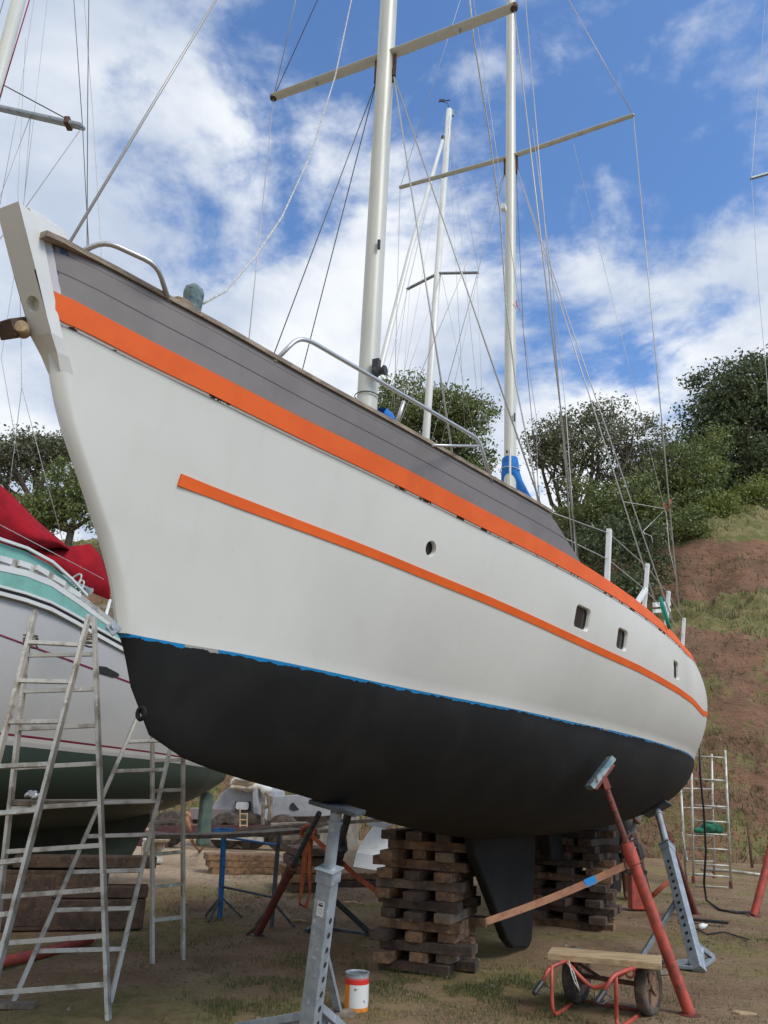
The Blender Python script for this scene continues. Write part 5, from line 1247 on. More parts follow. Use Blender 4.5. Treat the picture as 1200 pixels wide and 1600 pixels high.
def lkz(s): return pchip(([0, .5, 1.3, 2.5, 4, 6, 8, 9.0, 9.6], [1.52, 1.36, 1.18, 1.02, .92, .92, 1.15, 1.5, 2.3]), s)
rows = []; uvr = []; mb = MB(); NS = 46
for side in (1, -1):
    for i, u in enumerate(np.linspace(0, 1, 26)):
        r = []
        for s in np.linspace(0, 9.6, NS):
            b0 = pchip(LBB, s); zk, zw_, zs = lkz(s), lwl(s), lsh(s)
            if u < .5:
                a = u/.5*math.pi/2; e = 1.9; z = zk+(zw_-zk)*(1-math.cos(a)**(2/e)); b = b0*.90*math.sin(a)**(2/e)*min(1, .55+s*.3); uv = u
            else:
                t = (u-.5)/.5; z = zw_+(zs-zw_)*t; wl_ = b0*.90*min(1, .55+s*.3); b = wl_+(b0-wl_)*math.sin(t*math.pi/2)-.06*t*t; uv = u
            sp_ = s - (0 if s > .01 else 0) + (.42*max(0, (z-1.62))*max(0, 1-s/1.2))
            r.append(LW(sp_, side*b, z)); uvr.append((s/9.6, uv))
        rows.append(r)
    mb.grid(rows[-26:])
a_ = [r[0] for r in rows[:26]]; c_ = [r[0] for r in rows[26:]]; mb.grid([a_, c_]); uvr += [(0, i/25*1.0) for i in range(26)]*2
a_ = rows[25]; c_ = rows[51]; mb.grid([a_, [(p+q)/2+Vector((0, 0, .06)) for p, q in zip(a_, c_)], c_]); uvr += [(s, .98) for s in np.linspace(0, 1, NS)]*3
lmat = antifoul_mat('yacht_hull_paint', 0, (.41, .40, .375), [(.515, (.50, .49, .46)), (.530, (.16, .012, .03)), (.539, (.45, .44, .415))], (.040, .062, .047))
lmat.node_tree.nodes['Principled BSDF'].inputs['Roughness'].default_value = .5
mb.build('hull', lmat, lb, uv=uvr, smooth=True)
def lstrip(name, m, pxs, bs, w0, w1, th=.008):
    """strip on the near topside between two image-measured edges: list of (px, ytop, ybottom)"""
    rows = []
    for (x, yt, yb), b in zip(pxs, bs):
        p, q = lcl(x, yt, b), lcl(x, yb, b); o = Vector(LN)*th; rows.append([p-o*2, p+o, q+o, q-o*2])
    b_ = MB().grid(rows, close=True); k = len(rows); b_.f += [(0, 1, 2, 3), tuple((k-1)*4+i for i in (3, 2, 1, 0))]; b_.m += [0, 0]
    return b_.build(name, m, lb)
px_ = [-120, -60, 0, 40, 80, 120, 150, 180, 205, 235, 262]
def crv(x, pts): return float(np.interp(x, [p[0] for p in pts], [p[1] for p in pts]))
bs_ = [pchip(LBB, lsz(x, crv(x, [(0, 930), (100, 965), (200, 1012), (262, 1046)]), 1.2)[0])-.05 for x in px_]
T0 = [(-120, 905), (0, 930), (60, 944), (100, 960), (140, 985), (200, 1018), (262, 1050)]
def band(name, m, ya, yb, db, th=.01): return lstrip(name, m, [(x, crv(x, ya), crv(x, yb)) for x in px_], [b+db for b in bs_], 0, 0, th)
gap = [(-120, 896), (0, 918), (60, 934), (100, 952), (140, 977), (200, 1010), (262, 1042)]
band('rubbing_strake', MT['white'], [(x, y+6) for x, y in gap], [(x, y+12) for x, y in gap], .03, .014)
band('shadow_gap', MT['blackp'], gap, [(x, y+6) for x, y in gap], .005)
band('coaming', MT['teal'], [(-120, 858), (0, 880+12), (60, 905), (100, 928), (140, 958), (200, 1000), (262, 1036)], [(x, y-4) for x, y in gap], .015)
band('toe_rail_base', MT['white'], [(x, y-4) for x, y in gap], gap, .03)
band('deck_edge', MT['white'], [(-120, 848), (0, 882), (60, 895), (100, 918), (140, 950), (200, 994), (262, 1031)], [(-120, 858), (0, 892), (60, 905), (100, 928), (140, 958), (200, 1000), (262, 1036)], .02)
# perforated toe rail: white blocks along a grey rail
band('toe_rail', MT['alu'], [(-120, 832), (0, 868), (60, 882), (100, 906), (140, 940), (200, 986), (262, 1024)], [(-120, 848), (0, 882), (60, 895), (100, 918), (140, 950), (200, 994), (262, 1031)], -.02, .008)
for k, x in enumerate((-22, 8, 38, 66, 92, 116)):
    yy = crv(x, [(0, 870), (60, 885), (100, 909), (140, 943)])+3; sl = .34 if x < 60 else .6
    b = float(np.interp(x, px_, bs_)); p = lcl(x-9, yy-9*sl, b+.0); q = lcl(x+9, yy+9*sl, b+.0); mb = MB(); mb.beam(p, q, .03, .055); mb.build('rail_block', MT['white'], lb)
# cabin side behind
rows = []
for x in (-140, -60, 0, 40, 80, 110, 132):
    yt = crv(x, [(-140, 790), (0, 848), (60, 868), (100, 898), (132, 935)]); yb = yt+40; b = .75
    rows.append([lcl(x, yt, b), lcl(x, yb, b-.0), lcl(x, yb, -.6), lcl(x, yt, -.6)])
mb = MB().grid(rows, close=True); mb.f += [(0, 1, 2, 3), (27, 26, 25, 24)]; mb.m += [0, 0]; mb.build('cabin', MT['teal'], lb)
mb = MB(); rows = [[lcl(x, crv(x, [(-140, 790), (0, 848), (60, 868), (100, 898), (132, 935)])-3, .78)+Vector((0, 0, d)) for d in (0, .03)] for x in (-140, -60, 0, 40, 80, 110, 134)]
mb.prism([r[0] for r in rows]+[r[1] for r in rows[::-1]], Vector(LN)*.03); mb.build('cabin_trim', MT['white'], lb)
# keel and rudder
lk = [lcl(-180, 1240), lcl(240, 1258), lcl(218, 1284), lcl(176, 1362), lcl(-120, 1380)]
mb = MB(); mb.prism([p-Vector(LN)*.2 for p in lk], Vector(LN)*.40); kf = mat('green_antifouling', (.036, .056, .042), .6, var=(.026, .040, .03), vscale=3); mb.build('keel', kf, lb, bevel=.05)
mb = MB(); ru = [lcl(316, 1236), lcl(331, 1240), lcl(325, 1322), lcl(308, 1322)]; mb.prism([p-Vector(LN)*.05 for p in ru], Vector(LN)*.10); mb.build('rudder', mat('pale_green_rudder', (.115, .17, .14), .5, var=(.08, .12, .10)), lb, bevel=.03)
# hull window slot, thin red line
def lsurf(x, y):
    best = None
    for r in rows_l:
        for p in r:
            X, Y = projn(np.array(p)); e = (X-x)**2+(Y-y)**2
            if best is None or e < best[0]: best = (e, p)
    return best[1]
rows_l = None
# find offset on the side for a pixel by matching breadth
def lside(x, y, off=0.):
    b = 1.2
    for _ in range(12):
        s, z = lsz(x, y, b); s = min(max(s, 0), 9.6); b0 = pchip(LBB, s); zw_, zs = lwl(s), lsh(s); t = min(1, max(0, (z-zw_)/(zs-zw_))); wl_ = b0*.90*min(1, .55+s*.3)
        b = b*.4+.6*(wl_+(b0-wl_)*math.sin(t*math.pi/2)-.06*t*t)
    return lcl(x, y, b+off)
rows = []
for x in np.linspace(-60, 225, 26):
    y = 992+(x)*.365 if x > 0 else 992+x*.33
    p, q = lside(x, y-1.1, .002), lside(x, y+1.1, .002); rows.append([p, q, q+Vector(LN)*.006, p+Vector(LN)*.006])
MB().grid(rows, close=True).build('cove_line', mat('dark_red_line', (.22, .012, .04), .5), lb)
poly = [(150, 1040), (165, 1042), (184, 1052), (186, 1056), (176, 1058), (150, 1050)]
mb = MB(); mb.prism([lside(x, y, .004) for x, y in poly], Vector(LN)*.01); mb.build('hull_window', MT['glass'], lb)
# boom, red sail
bo0, bo1 = lcl(-150, 800), lcl(136, 921)
mb = MB(); mb.tube([bo0, bo1], .075, 16); boom = mb.build('boom', MT['galv'], lb, auto=40)
mb = MB(); mb.lathe(bo1, [(0, -.01), (.08, -.01), (.08, .04), (.03, .06), (0, .06)], axis=tuple((bo1-bo0).normalized()), n=14); mb.build('boom_end', MT['alu'], boom, auto=40)
def cloth(name, top, bot, n=22, m_=9, puff=.10, seed=0, par=lb, mat_='redcloth', th=.012):
    mb = MB(); rows = []
    for i in range(n+1):
        t = i/n; x = top[0][0]+(top[-1][0]-top[0][0])*t
        yt = crv(x, top); yb = crv(x, bot); r = []
        for j in range(m_+1):
            v = j/m_; y = yt+(yb-yt)*v
            w = math.sin(math.pi*v)*puff+ .05*mnoise.noise(Vector((i*.22+seed, v*2.2, seed)))+.022*math.sin(i*.9+v*5+seed)
            r.append(lcl(x, y, w))
        rows.append(r)
    mb.grid(rows); o = mb.build(name, MT[mat_], par, smooth=True)
    so_ = o.modifiers.new('thick', 'SOLIDIFY'); so_.thickness = th; return o
cloth('sail', [(-170, 640), (-60, 700), (0, 757), (18, 772), (40, 795), (60, 815), (104, 852), (108, 856)], [(-170, 790), (0, 866), (60, 861), (104, 856), (108, 860)], puff=.22, seed=1)
cloth('sail_skirt', [(-170, 770), (0, 862), (40, 862), (80, 858), (146, 849), (150, 852), (172, 900)], [(-170, 800), (0, 868), (60, 895), (106, 914), (140, 925), (168, 936), (172, 938)], puff=.13, seed=4)
cloth('sail_underside', [(-170, 812), (0, 868), (40, 888), (80, 908), (108, 926)], [(-170, 840), (0, 884), (50, 898), (75, 916), (104, 934), (108, 936)], puff=-.05, seed=8)
def lwire(name, pts, r=.004, m='wire'): mb = MB(); mb.tube(pts, r, 6); return mb.build(name, MT[m], lb, smooth=True)
lwire('sheet_line', [lcl(-60, 790, .3), lcl(0, 820, .3), lcl(162, 905, .3)], .004, 'rope')
lwire('lazy_line', [lcl(33, 543, .1), lcl(34, 605, .1), lcl(14, 768, .1)], .005, 'rope'); lwire('lazy_line', [lcl(34, 605, .1), lcl(64, 720, .1), lcl(97, 842, .1)], .005, 'rope')
lwire('topping_line', [lcl(33, 543, .1), lcl(28, 300, .1), lcl(40, 60, .1)], .003)
# clutter on deck: rope tails, winch, blocks
for (x, y) in ((112, 915), (116, 925)):
    mb = MB(); q = lcl(x, y, .5); mb.tube([q+Vector((.10*math.cos(a), .05*math.sin(a), .16*math.sin(a*1.0+.6))) for a in np.linspace(0, 6.28, 20)], .012, 6); mb.build('rope_coil', MT['rope'], lb, smooth=True)
mb = MB(); q = lcl(14, 897, .95); mb.lathe(q, [(0, 0), (.06, 0), (.04, .05), (.045, .12), (.06, .14), (0, .15)], n=14); mb.build('winch', MT['steel'], lb, auto=40)
for (x, y) in ((68, 902), (122, 925)): mb = MB(); q = lcl(x, y, .4); mb.box(q, (.12, .10, .16), Matrix.Rotation(.4, 3, 'Y')); mb.build('deck_block', MT['blackp'], lb, bevel=.015)
mb = MB(); mb.tube([lcl(10, 905, .8), lcl(60, 915, .75), lcl(95, 922, .7), lcl(125, 945, .7), lcl(132, 962, .7)], .012, 6); mb.tube([lcl(20, 893, .8), lcl(66, 905, .75), lcl(110, 935, .7), lcl(128, 955, .7)], .012, 6); mb.build('rope_tail', MT['rope'], lb, smooth=True)
mb = MB(); mb.tube([lcl(172, 938, .5), lcl(157, 990, .8)], .022, 8); mb.build('stern_post', MT['whitew'], lb, smooth=True)
mb = MB(); mb.tube([lcl(126, 930, .6), lcl(138, 955, .6), lcl(150, 975, .6)], .02, 6); mb.build('sheet_tail', MT['blackp'], lb, smooth=True)
mb = MB(); mb.beam(lcl(128, 948, -.8), lcl(176, 948, -.8), .04, .04); mb.beam(lcl(132, 968, -.8), lcl(178, 968, -.8), .05, .22); mb.build('stern_locker', MT['plank'], lb)
# mast and spreader of the left boat
ma, mb_ = lcl(-198, 870), lcl(16, 50); dm = (mb_-ma).normalized(); top = ma+dm*11
mb = MB(); mb.tube([ma-dm*1.2, top], .085, 20); lm = mb.build('mast', MT['mast'], lb, smooth=True)
sp0 = lcl(-18, 165); 
tipL = at(129, 198, sp0.y-.55); mb = MB(); mb.beam(sp0, tipL, .10, .045, up=(0, 0, 1)); sp_ = mb.build('spreader', MT['galv'], lm, bevel=.01)
mb = MB(); c = sp0.lerp(tipL, .86); mb.beam(c-Vector((.03, 0, 0)), c+Vector((.03, 0, 0)), .13, .09); mb.build('spreader_clamp', MT['rust'], sp_)
def aw(name, pts, r=.004, m='wire', par=lb): mb = MB(); mb.tube(pts, r, 6); return mb.build(name, MT[m], par, smooth=True)
aw('spreader_stay', [c+Vector((0, 0, .05)), lcl(0, 130), lcl(-10, 124)], .007, 'wired')
Y_ = tipL.y
aw('shroud', [tipL, at(30, 338, Y_+.5), at(-40, 420, Y_+.6)], .004, 'wire'); c5 = sp0.lerp(tipL, .47)
aw('shroud', [c5, at(3, 300, Y_+.5), at(-20, 360, Y_+.5)], .0035); aw('shroud', [c5, at(38, 310, Y_+.8), at(30, 380, Y_+.8), at(2, 560, Y_+1), at(30, 720, Y_+1)], .0035)
aw('halyard', [at(52, -20, Y_), at(0, 152, Y_)], .007, 'redcloth'); aw('halyard', [at(56, -20, Y_+1), at(28, 170, Y_+1), at(0, 320, Y_+1)], .003); aw('halyard', [at(76, -20, Y_+1), at(58, 140, Y_+1), at(38, 310, Y_+1)], .003)
aw('shroud', [at(114, -20, Y_), tipL], .005, 'wired'); aw('shroud', [tipL, at(134, 300, Y_+.1), at(139, 390, Y_+.1), at(139, 560, Y_+.2)], .005, 'wired')
aw('shroud', [at(139, -20, Y_+.3), at(137, 160, Y_+.3), at(136, 390, Y_+.3), at(138, 560, Y_+.3)], .006, 'wired'); aw('shroud', [at(130, -20, Y_+.4), at(146, 190, Y_+.4), at(158, 390, Y_+.4), at(162, 560, Y_+.4)], .004)
aw('shroud', [at(12, -20, Y_), at(-6, 40, Y_)], .004, 'wired')

# timbers, tyre and tube under the left boat
rnd = random.Random(4)
for k, (x, y, dx, z, ln, w, h, m_, lab) in enumerate((
    (95, 1452, 0, .16, 1.7, .30, .30, 'woodd', 'heavy dark beam lying on the ground under the green keel'),
    (60, 1420, 0, .46, 1.3, .3, .28, 'woodd', 'dark square block on top of the heavy beam under the green keel'),
    (120, 1398, 0, .68, 1.5, .26, .12, 'woodd', 'dark plank directly under the green keel'),
    (150, 1440, 0, .38, 1.0, .22, .12, 'woodd', 'short dark timber to the right in the pile under the green keel'),
    (20, 1450, 0, .3, .7, .4, .5, 'woodd', 'square dark block at the left end under the green keel'))):
    g = gz(x, 1452); c = Vector((g.x, g.y-.1*k*0, z)); a = Vector((.95, .3, 0)).normalized()
    mb = MB(); mb.beam(c-a*ln/2, c+a*ln/2, w, h); o = mb.build('timber' if m_ != 'cbark' else 'concrete_block', MT[m_], bevel=.012); tag(o, lab, 'timber' if m_ != 'cbark' else 'block')
mb = MB(); mb.tube([gz(-30, 1520)+Vector((0, 0, .05)), gz(60, 1500)+Vector((0, 0, .05)), gz(140, 1478)+Vector((0, 0, .06))], .045, 14); o = mb.build('red_pipe', MT['red'], smooth=True); tag(o, 'red pipe lying on the ground behind the near ladder trestle', 'pipe')
mb = MB(); c = gz(18, 1576); mb.beam(c+Vector((-.12, 0, .02)), c+Vector((.16, .03, .02)), .1, .03); o = mb.build('wood_offcut', MT['plank']); tag(o, 'thin board under the left foot of the second trestle', 'wood scrap')

# ================================================================== FARTHER THINGS
# slim white mast of the boat behind, with its hull
B3 = at(678, 700, 17.5); b3 = empty('yacht', (B3.x, 17.5, 0), .35, 'yacht hidden behind the big hull, showing a slim white mast', 'yacht')
def a3(px, py, dy=0.): return at(px, py, 17.5+dy)
bt3 = at(665, 690, 17.5); tp3 = at(702, 172, 17.8); d3_ = (tp3-bt3).normalized(); bs3 = bt3-d3_*((bt3.z-2.2)/d3_.z)
mb = MB(); mb.tube([bs3, tp3], [.10, .085], 18); m3 = mb.build('mast', MT['white'], b3, smooth=True)
cs = at(685, 427, 17.6)
for (tx, ty, dy) in ((748, 426, -.4), (636, 452, .9)):
    t_ = at(tx, ty, 17.6+dy); mb = MB(); mb.beam(cs, t_, .09, .04); mb.build('spreader', MT['galv'], m3, bevel=.008)
    aw('shroud', [t_, at(tx-25 if ty > 430 else tx-60, 640 if ty > 430 else 700, 17.5)], .006, par=b3); aw('shroud', [t_, tp3], .004, par=b3)
mb = MB(); mb.tube([a3(692, 218, -.2), a3(640, 395, -1.2), a3(588, 600, -2.2), a3(564, 694, -2.6)], [.045, .06, .07, .07], 12); mb.build('furled_sail', MT['white'], b3, smooth=True)
mb = MB(); mb.lathe(a3(692, 216, -.2), [(0, -.1), (.05, -.09), (.05, .07), (0, .09)], axis=tuple(d3_), n=12); mb.build('furler_swivel', MT['blackp'], b3)
mb = MB(); mb.tube([tp3, tp3+Vector((-.05, 0, .26)), tp3+Vector((-.2, 0, .3))], .010, 6); mb.tube([tp3+Vector((-.32, 0, .30)), tp3+Vector((.02, 0, .38))], .018, 6); mb.beam(tp3+Vector((-.3, 0, .36)), tp3+Vector((-.14, 0, .37)), .03, .06); mb.build('wind_vane', MT['blackp'], m3)
mb = MB(); mb.tube([tp3+Vector((0, 0, 0)), tp3+Vector((.25, 0, -.10))], .008, 6); mb.box(tp3+Vector((.10, 0, -.12)), (.08, .06, .2)); mb.build('masthead_light', MT['galv'], m3)
for (x0, y0, x1, y1, r) in ((702, 180, 760, 760, .005), (702, 180, 664, 640, .004), (700, 190, 728, 700, .005), (690, 428, 600, 690, .005), (690, 428, 745, 700, .005), (697, 230, 612, 690, .004), (702, 180, 592, 640, .004), (745, 428, 755, 660, .004), (640, 452, 628, 640, .004)):
    aw('stay', [a3(x0, y0, 0), a3(x1, y1, .3)], r, par=b3)
# hull of that boat
rows = []; L3 = 9.5; ax3 = Vector((math.cos(1.15), math.sin(1.15), 0)); nx3 = Vector((ax3.y, -ax3.x, 0)); o3 = Vector((B3.x-.2, 17.2, 0))-ax3*3.2
mb = MB()
for u in np.linspace(-1, 1, 25):
    r = []
    for s in np.linspace(0, 1, 30):
        b = 1.45*math.sin(math.pi*min(1, (s*.86+.14)))**.75*(1 if s > 0 else .02); b = 1.45*(1-(abs(s-.6)/.6)**2.4) if s < .6 else 1.45*(1-.45*((s-.6)/.4)**2)
        a = u*math.pi/2; zk = 1.25+.55*(abs(s-.5)*2)**3; zs = 2.35+.25*(1-s)
        r.append(o3+ax3*s*L3+nx3*b*math.copysign(abs(math.sin(a))**.8, u)+Vector((0, 0, zk+(zs-zk)*(1-math.cos(a)**1.1) if abs(u) < 1 else zs)))
    rows.append(r)
mb.grid(rows); mb.grid([rows[0], rows[-1]]); mb.build('hull', MT['lhull'], b3, smooth=True)
mb = MB(); kk = [o3+ax3*3.6+Vector((0, 0, 1.4)), o3+ax3*5.6+Vector((0, 0, 1.4)), o3+ax3*5.2+Vector((0, 0, .35)), o3+ax3*4.2+Vector((0, 0, .35))]; mb.prism([p-nx3*.09 for p in kk], nx3*.18); mb.build('keel', MT['maroon'], b3, bevel=.03)
kc = o3+ax3*4.7; mb = MB(); mb.beam(kc+Vector((-.5, 0, .17)), kc+Vector((.5, 0, .17)), .5, .33); o = mb.build('timber', MT['woodd'], bevel=.01); tag(o, 'block under the keel of the hidden yacht with the slim mast', 'timber')
# rigging of a boat beyond the right edge
rm = empty('rigged_mast', at(1262, 1330, 19.5), label='mast of a yacht just outside the right edge, only its spreader tip and shroud showing', cat='mast')
mb = MB(); mb.tube([at(1262, 1330, 19.5), at(1225, 60, 19.5)], .09, 14); mb.build('mast', MT['mast'], rm, smooth=True)
mb = MB(); mb.beam(at(1173, 279, 19.5), at(1232, 262, 19.5), .11, .05); mb.build('spreader', MT['galv'], rm)
mb = MB(); mb.tube([at(1196, 0, 19.5), at(1174, 279, 19.5), at(1185, 450, 19.5), at(1199, 600, 19.5), at(1212, 900, 19.5)], .007, 6); mb.build('shroud', MT['wire'], rm, smooth=True)
# grey catamaran hull on its trailer, maroon bottom
cY = 21.
cat = empty('motor_cruiser', at(400, 1300, cY), label='grey boat with maroon bottom, framed window and sheeted top, beyond the left yacht', cat='boat')
def poly_prism(name, pts, Y, th, m, par, bev=.02): mb = MB(); mb.prism([at(x, y, Y) for x, y in pts], Vector((.25, 1, 0)).normalized()*th); return mb.build(name, MT[m] if isinstance(m, str) else m, par, bevel=bev)
poly_prism('hull', [(330, 1262), (345, 1240), (361, 1227), (391, 1232), (398, 1236), (402, 1284), (330, 1266)], cY, 2.2, 'grey', cat)
poly_prism('cabin_end', [(394, 1238), (401, 1228), (403, 1282), (396, 1284)], cY-.25, .5, 'grey', cat)
poly_prism('float', [(402, 1246), (474, 1241), (500, 1249), (500, 1276), (402, 1277)], cY+1, 1.5, 'grey', cat)
poly_prism('hull_bottom', [(300, 1266), (330, 1265), (396, 1266), (402, 1282), (396, 1288), (300, 1287)], cY+.05, 1.9, 'maroon', cat)
poly_prism('skirt_top', [(296, 1262), (396, 1266), (396, 1281), (296, 1281)], cY-.02, .5, mat('pinkish_grey', (.22, .175, .17), .8), cat)
fr = poly_prism('window_frame', [(367, 1252), (390, 1252), (390, 1266), (367, 1266)], cY-.10, .06, 'blackp', cat, .005)
mb = MB(); c = at(378.5, 1259, cY-.13); mb.prism([c+Vector((a, 0, b)) for a, b in rrect(.16, .09, .05)], Vector((.0, .04, 0))); mb.build('pane', MT['lhull'], fr)
mb = MB(); c = at(458, 1261, cY+.98); mb.prism([c+Vector((a, 0, b)) for a, b in ((-.10, .0), (-.06, .09), (0, .11), (.08, .03), (.16, -.05), (.05, -.08), (-.06, -.07))], Vector((0, .03, 0))); mb.build('hawse_hole', MT['blackp'], cat)
def lump(name, spots, m, label=None, cat_=None, par=None, Y=20.8):
    mb = MB()
    for (x, y, rx, rz) in spots:
        c = at(x, y, Y+random.uniform(-.2, .2)); s = Y/FPX; n = 14; rows = []
        for i in range(9):
            ph = math.pi*i/8-math.pi/2; rows.append([c+Vector((rx*s*math.cos(ph)*math.cos(t)*(1+.16*mnoise.noise(Vector((t*1.4, ph*2, x)))), rx*s*.6*math.cos(ph)*math.sin(t), rz*s*math.sin(ph)*(1+.2*mnoise.noise(Vector((t*2, ph, y)))))) for t in [2*math.pi*j/n for j in range(n)]])
        mb.grid(rows, close=True)
    o = mb.build(name, m if not isinstance(m, str) else MT[m], par, smooth=True)
    if label: tag(o, label, cat_)
    return o
lump('folded_cover', [(380, 1222, 20, 9), (392, 1230, 18, 7), (372, 1230, 12, 4)], 'tarp', par=cat)
lump('white_sheet', [(408, 1228, 13, 7), (416, 1233, 9, 8), (382, 1217, 14, 4)], 'whitew', par=cat)
mb = MB()
for (x0, y0, x1, y1) in ((412, 1240, 410, 1300), (418, 1240, 424, 1278), (424, 1244, 420, 1282), (414, 1238, 424, 1246), (411, 1262, 422, 1258)): mb.tube([at(x0, y0, cY-.5), at(x1, y1, cY-.5)], .05, 6)
o = mb.build('weathered_frame', MT['plank']); tag(o, 'weathered timber frame propped against the grey boat', 'frame')
for _ in (0,):
    mb = MB(); mb.tube([at(375, 1262, cY-.9), at(375, 1292, cY-.9)], .02, 6); mb.tube([at(386, 1270, cY-.9), at(386, 1292, cY-.9)], .02, 6); 
    for y in (1272, 1281, 1290): mb.tube([at(375, y, cY-.9), at(386, y, cY-.9)], .016, 6)
    o = mb.build('boarding_ladder', MT['pine'], smooth=False); tag(o, 'short wooden ladder in front of the framed window of the grey boat', 'ladder')
# boatyard trailer under it: beams, tyres, dark shade
tr_ = empty('boat_trailer', at(380, 1330, cY-.5), label='low dark trailer with tyres under the grey boat', cat='trailer')
mb = MB(); mb.beam(at(250, 1296, cY-.6), at(440, 1294, cY-.6), .14, .16); mb.build('frame_beam', MT['maroon'], tr_)
mb = MB(); mb.beam(at(300, 1306, cY-.9), at(412, 1312, cY-.9), .1, .1); mb.build('frame_beam', MT['alu'], tr_)
for x in (392, 352, 262, 440):
    c = at(x, 1316, cY-.2); c.z = .42; mb = MB(); mb.lathe(c, [(.18, -.13), (.36, -.14), (.42, -.10), (.42, .10), (.36, .14), (.18, .13)], axis=(.1, 1, 0), n=26); mb.lathe(c, [(0, -.05), (.18, -.08), (.18, .08), (0, .05)], axis=(.1, 1, 0), n=20); mb.build('wheel', MT['rubber'], tr_, auto=40)
for (x0, x1, x2) in ((293, 302, 294), (340, 328, 341)): pass
mb = MB(); mb.tube([at(298, 1310, 15.5), gz(312, 1331), at(328, 1310, 15.5)], .035, 6); o = mb.build('bent_pipe', MT['strap']); tag(o, 'V-shaped bent pipe beneath the pale green rudder', 'pipe')
mb = MB(); a0 = at(292, 1275, 16.2); mb.tube([a0, at(297, 1300, 16.2)], .04, 8); mb.lathe(a0, [(.04, -.02), (.09, 0), (.04, .02)], axis=(0, 1, 0), n=14); o = mb.build('screw_prop', MT['strap'], smooth=True); tag(o, 'rusty screw jack with a ring head under the stern of the left yacht', 'prop')
# white dinghy stood on edge
dg = empty('dinghy', gz(588, 1362), label='white clinker dinghy lying on its side behind the sleeper stack', cat='dinghy')
dY = 16.8; lanes = [(1302, 585, 700, 1296), (1316, 577, 700, 1312), (1332, 566, 700, 1330), (1347, 558, 700, 1350)]
edge = [(583, 1291), (573, 1304), (565, 1316), (557, 1332), (552, 1354)]
for i in range(4):
    (x0, y0), (x1, y1) = edge[i], edge[i+1]; d0 = dY-.14*i; mb = MB(); rows = []
    for t in np.linspace(0, 1, 7):
        xr = 690*t; rows.append([at(x0+(700-x0)*t, y0+14*t+3*math.sin(t*3), d0+.25*t), at(x1+(700-x1)*t, y1+16*t+3*math.sin(t*3), d0-.12+.25*t), at(x1+(700-x1)*t, y1+16*t+3*math.sin(t*3), d0+.0+.25*t), at(x0+(700-x0)*t, y0+14*t+3*math.sin(t*3), d0+.08+.25*t)])
    mb.grid(rows, close=True); mb.f += [(0, 1, 2, 3), (27, 26, 25, 24)]; mb.m += [0, 0]; mb.build('strake', MT['whitew'] if i < 3 else MT['lhull'], dg)
poly_prism('transom', [(573, 1275), (606, 1287), (616, 1288), (600, 1296), (574, 1290)], dY+.2, .06, 'lhull', dg)
# lumber stacks
def lumber(x0, x1, ytop, ybot, n, label, m='wood', seed=1, depth=.5, Y=None):
    rn = random.Random(seed); a, b = gz(x0, ybot), gz(x1, ybot); Yc = (a.y+b.y)/2; h = (at((x0+x1)/2, ytop, Yc).z)/n
    for i in range(n):
        j = rn.uniform(-.15, .15); A = Vector((a.x+j, a.y, h*(i+.5))); B = Vector((b.x+j*.5, b.y, h*(i+.5)+rn.uniform(-.01, .01)))
        mb = MB(); mb.beam(A, B, depth*rn.uniform(.8, 1.1), h*.93, roll=rn.uniform(-.02, .02)); o = mb.build('timber', MT[m if rn.random() > .3 else 'woodd'], bevel=.01)
        tag(o, '%s, %s' % (('bottom', 'second', 'third', 'fourth', 'top')[i] + ' timber', label), 'timber', label)
lumber(316, 428, 1333, 1365, 3, 'long low lumber pile behind the blue leg', seed=2)
lumber(440, 512, 1322, 1390, 5, 'sleeper pile between the two far stands', seed=6, depth=.7)
lumber(505, 600, 1362, 1384, 2, 'low timber pile in front of the white dinghy', seed=9)
mb = MB(); mb.box(gz(236, 1350)+Vector((0, 0, .22)), (.42, .4, .40), Matrix.Rotation(.3, 3, 'Z')); mb.box(gz(240, 1352)+Vector((0, 0, .46)), (.5, .3, .1), Matrix.Rotation(.1, 3, 'Z')); o = mb.build('covered_crate', MT['tarp'], bevel=.05); tag(o, 'small cloth-draped crate seen through the rungs of the second trestle', 'crate')
mb = MB(); mb.beam(at(196, 1306, 17), at(260, 1314, 17), .4, .28); o = mb.build('timber', MT['maroon'], bevel=.02); tag(o, 'dark red-brown beam beyond the tail of the green keel', 'timber')
# rubble, scrap stack and low block wall in the far middle
mb = MB(); mb.beam(at(420, 1290, 23.5), at(560, 1288, 23.5), .3, 1.15); o = mb.build('block_wall', MT['cbark'], bevel=.02); tag(o, 'low grey-brown wall of rubble behind the grey boat', 'wall')
for (x, y, dx, lab) in ((452, 1290, 34, 'topmost grey'), (500, 1300, 30, 'middle grey'), (470, 1310, 26, 'lowest grey')):
    mb = MB(); c = at(x, y, 19); mb.beam(c-Vector((.4, .1, 0)), c+Vector((.4, .1, .05)), .3, .08); o = mb.build('board', MT['plank'], bevel=.01); tag(o, lab+' scrap board in the far pile beyond the foreground stand', 'board', 'scrap boards in the far pile')
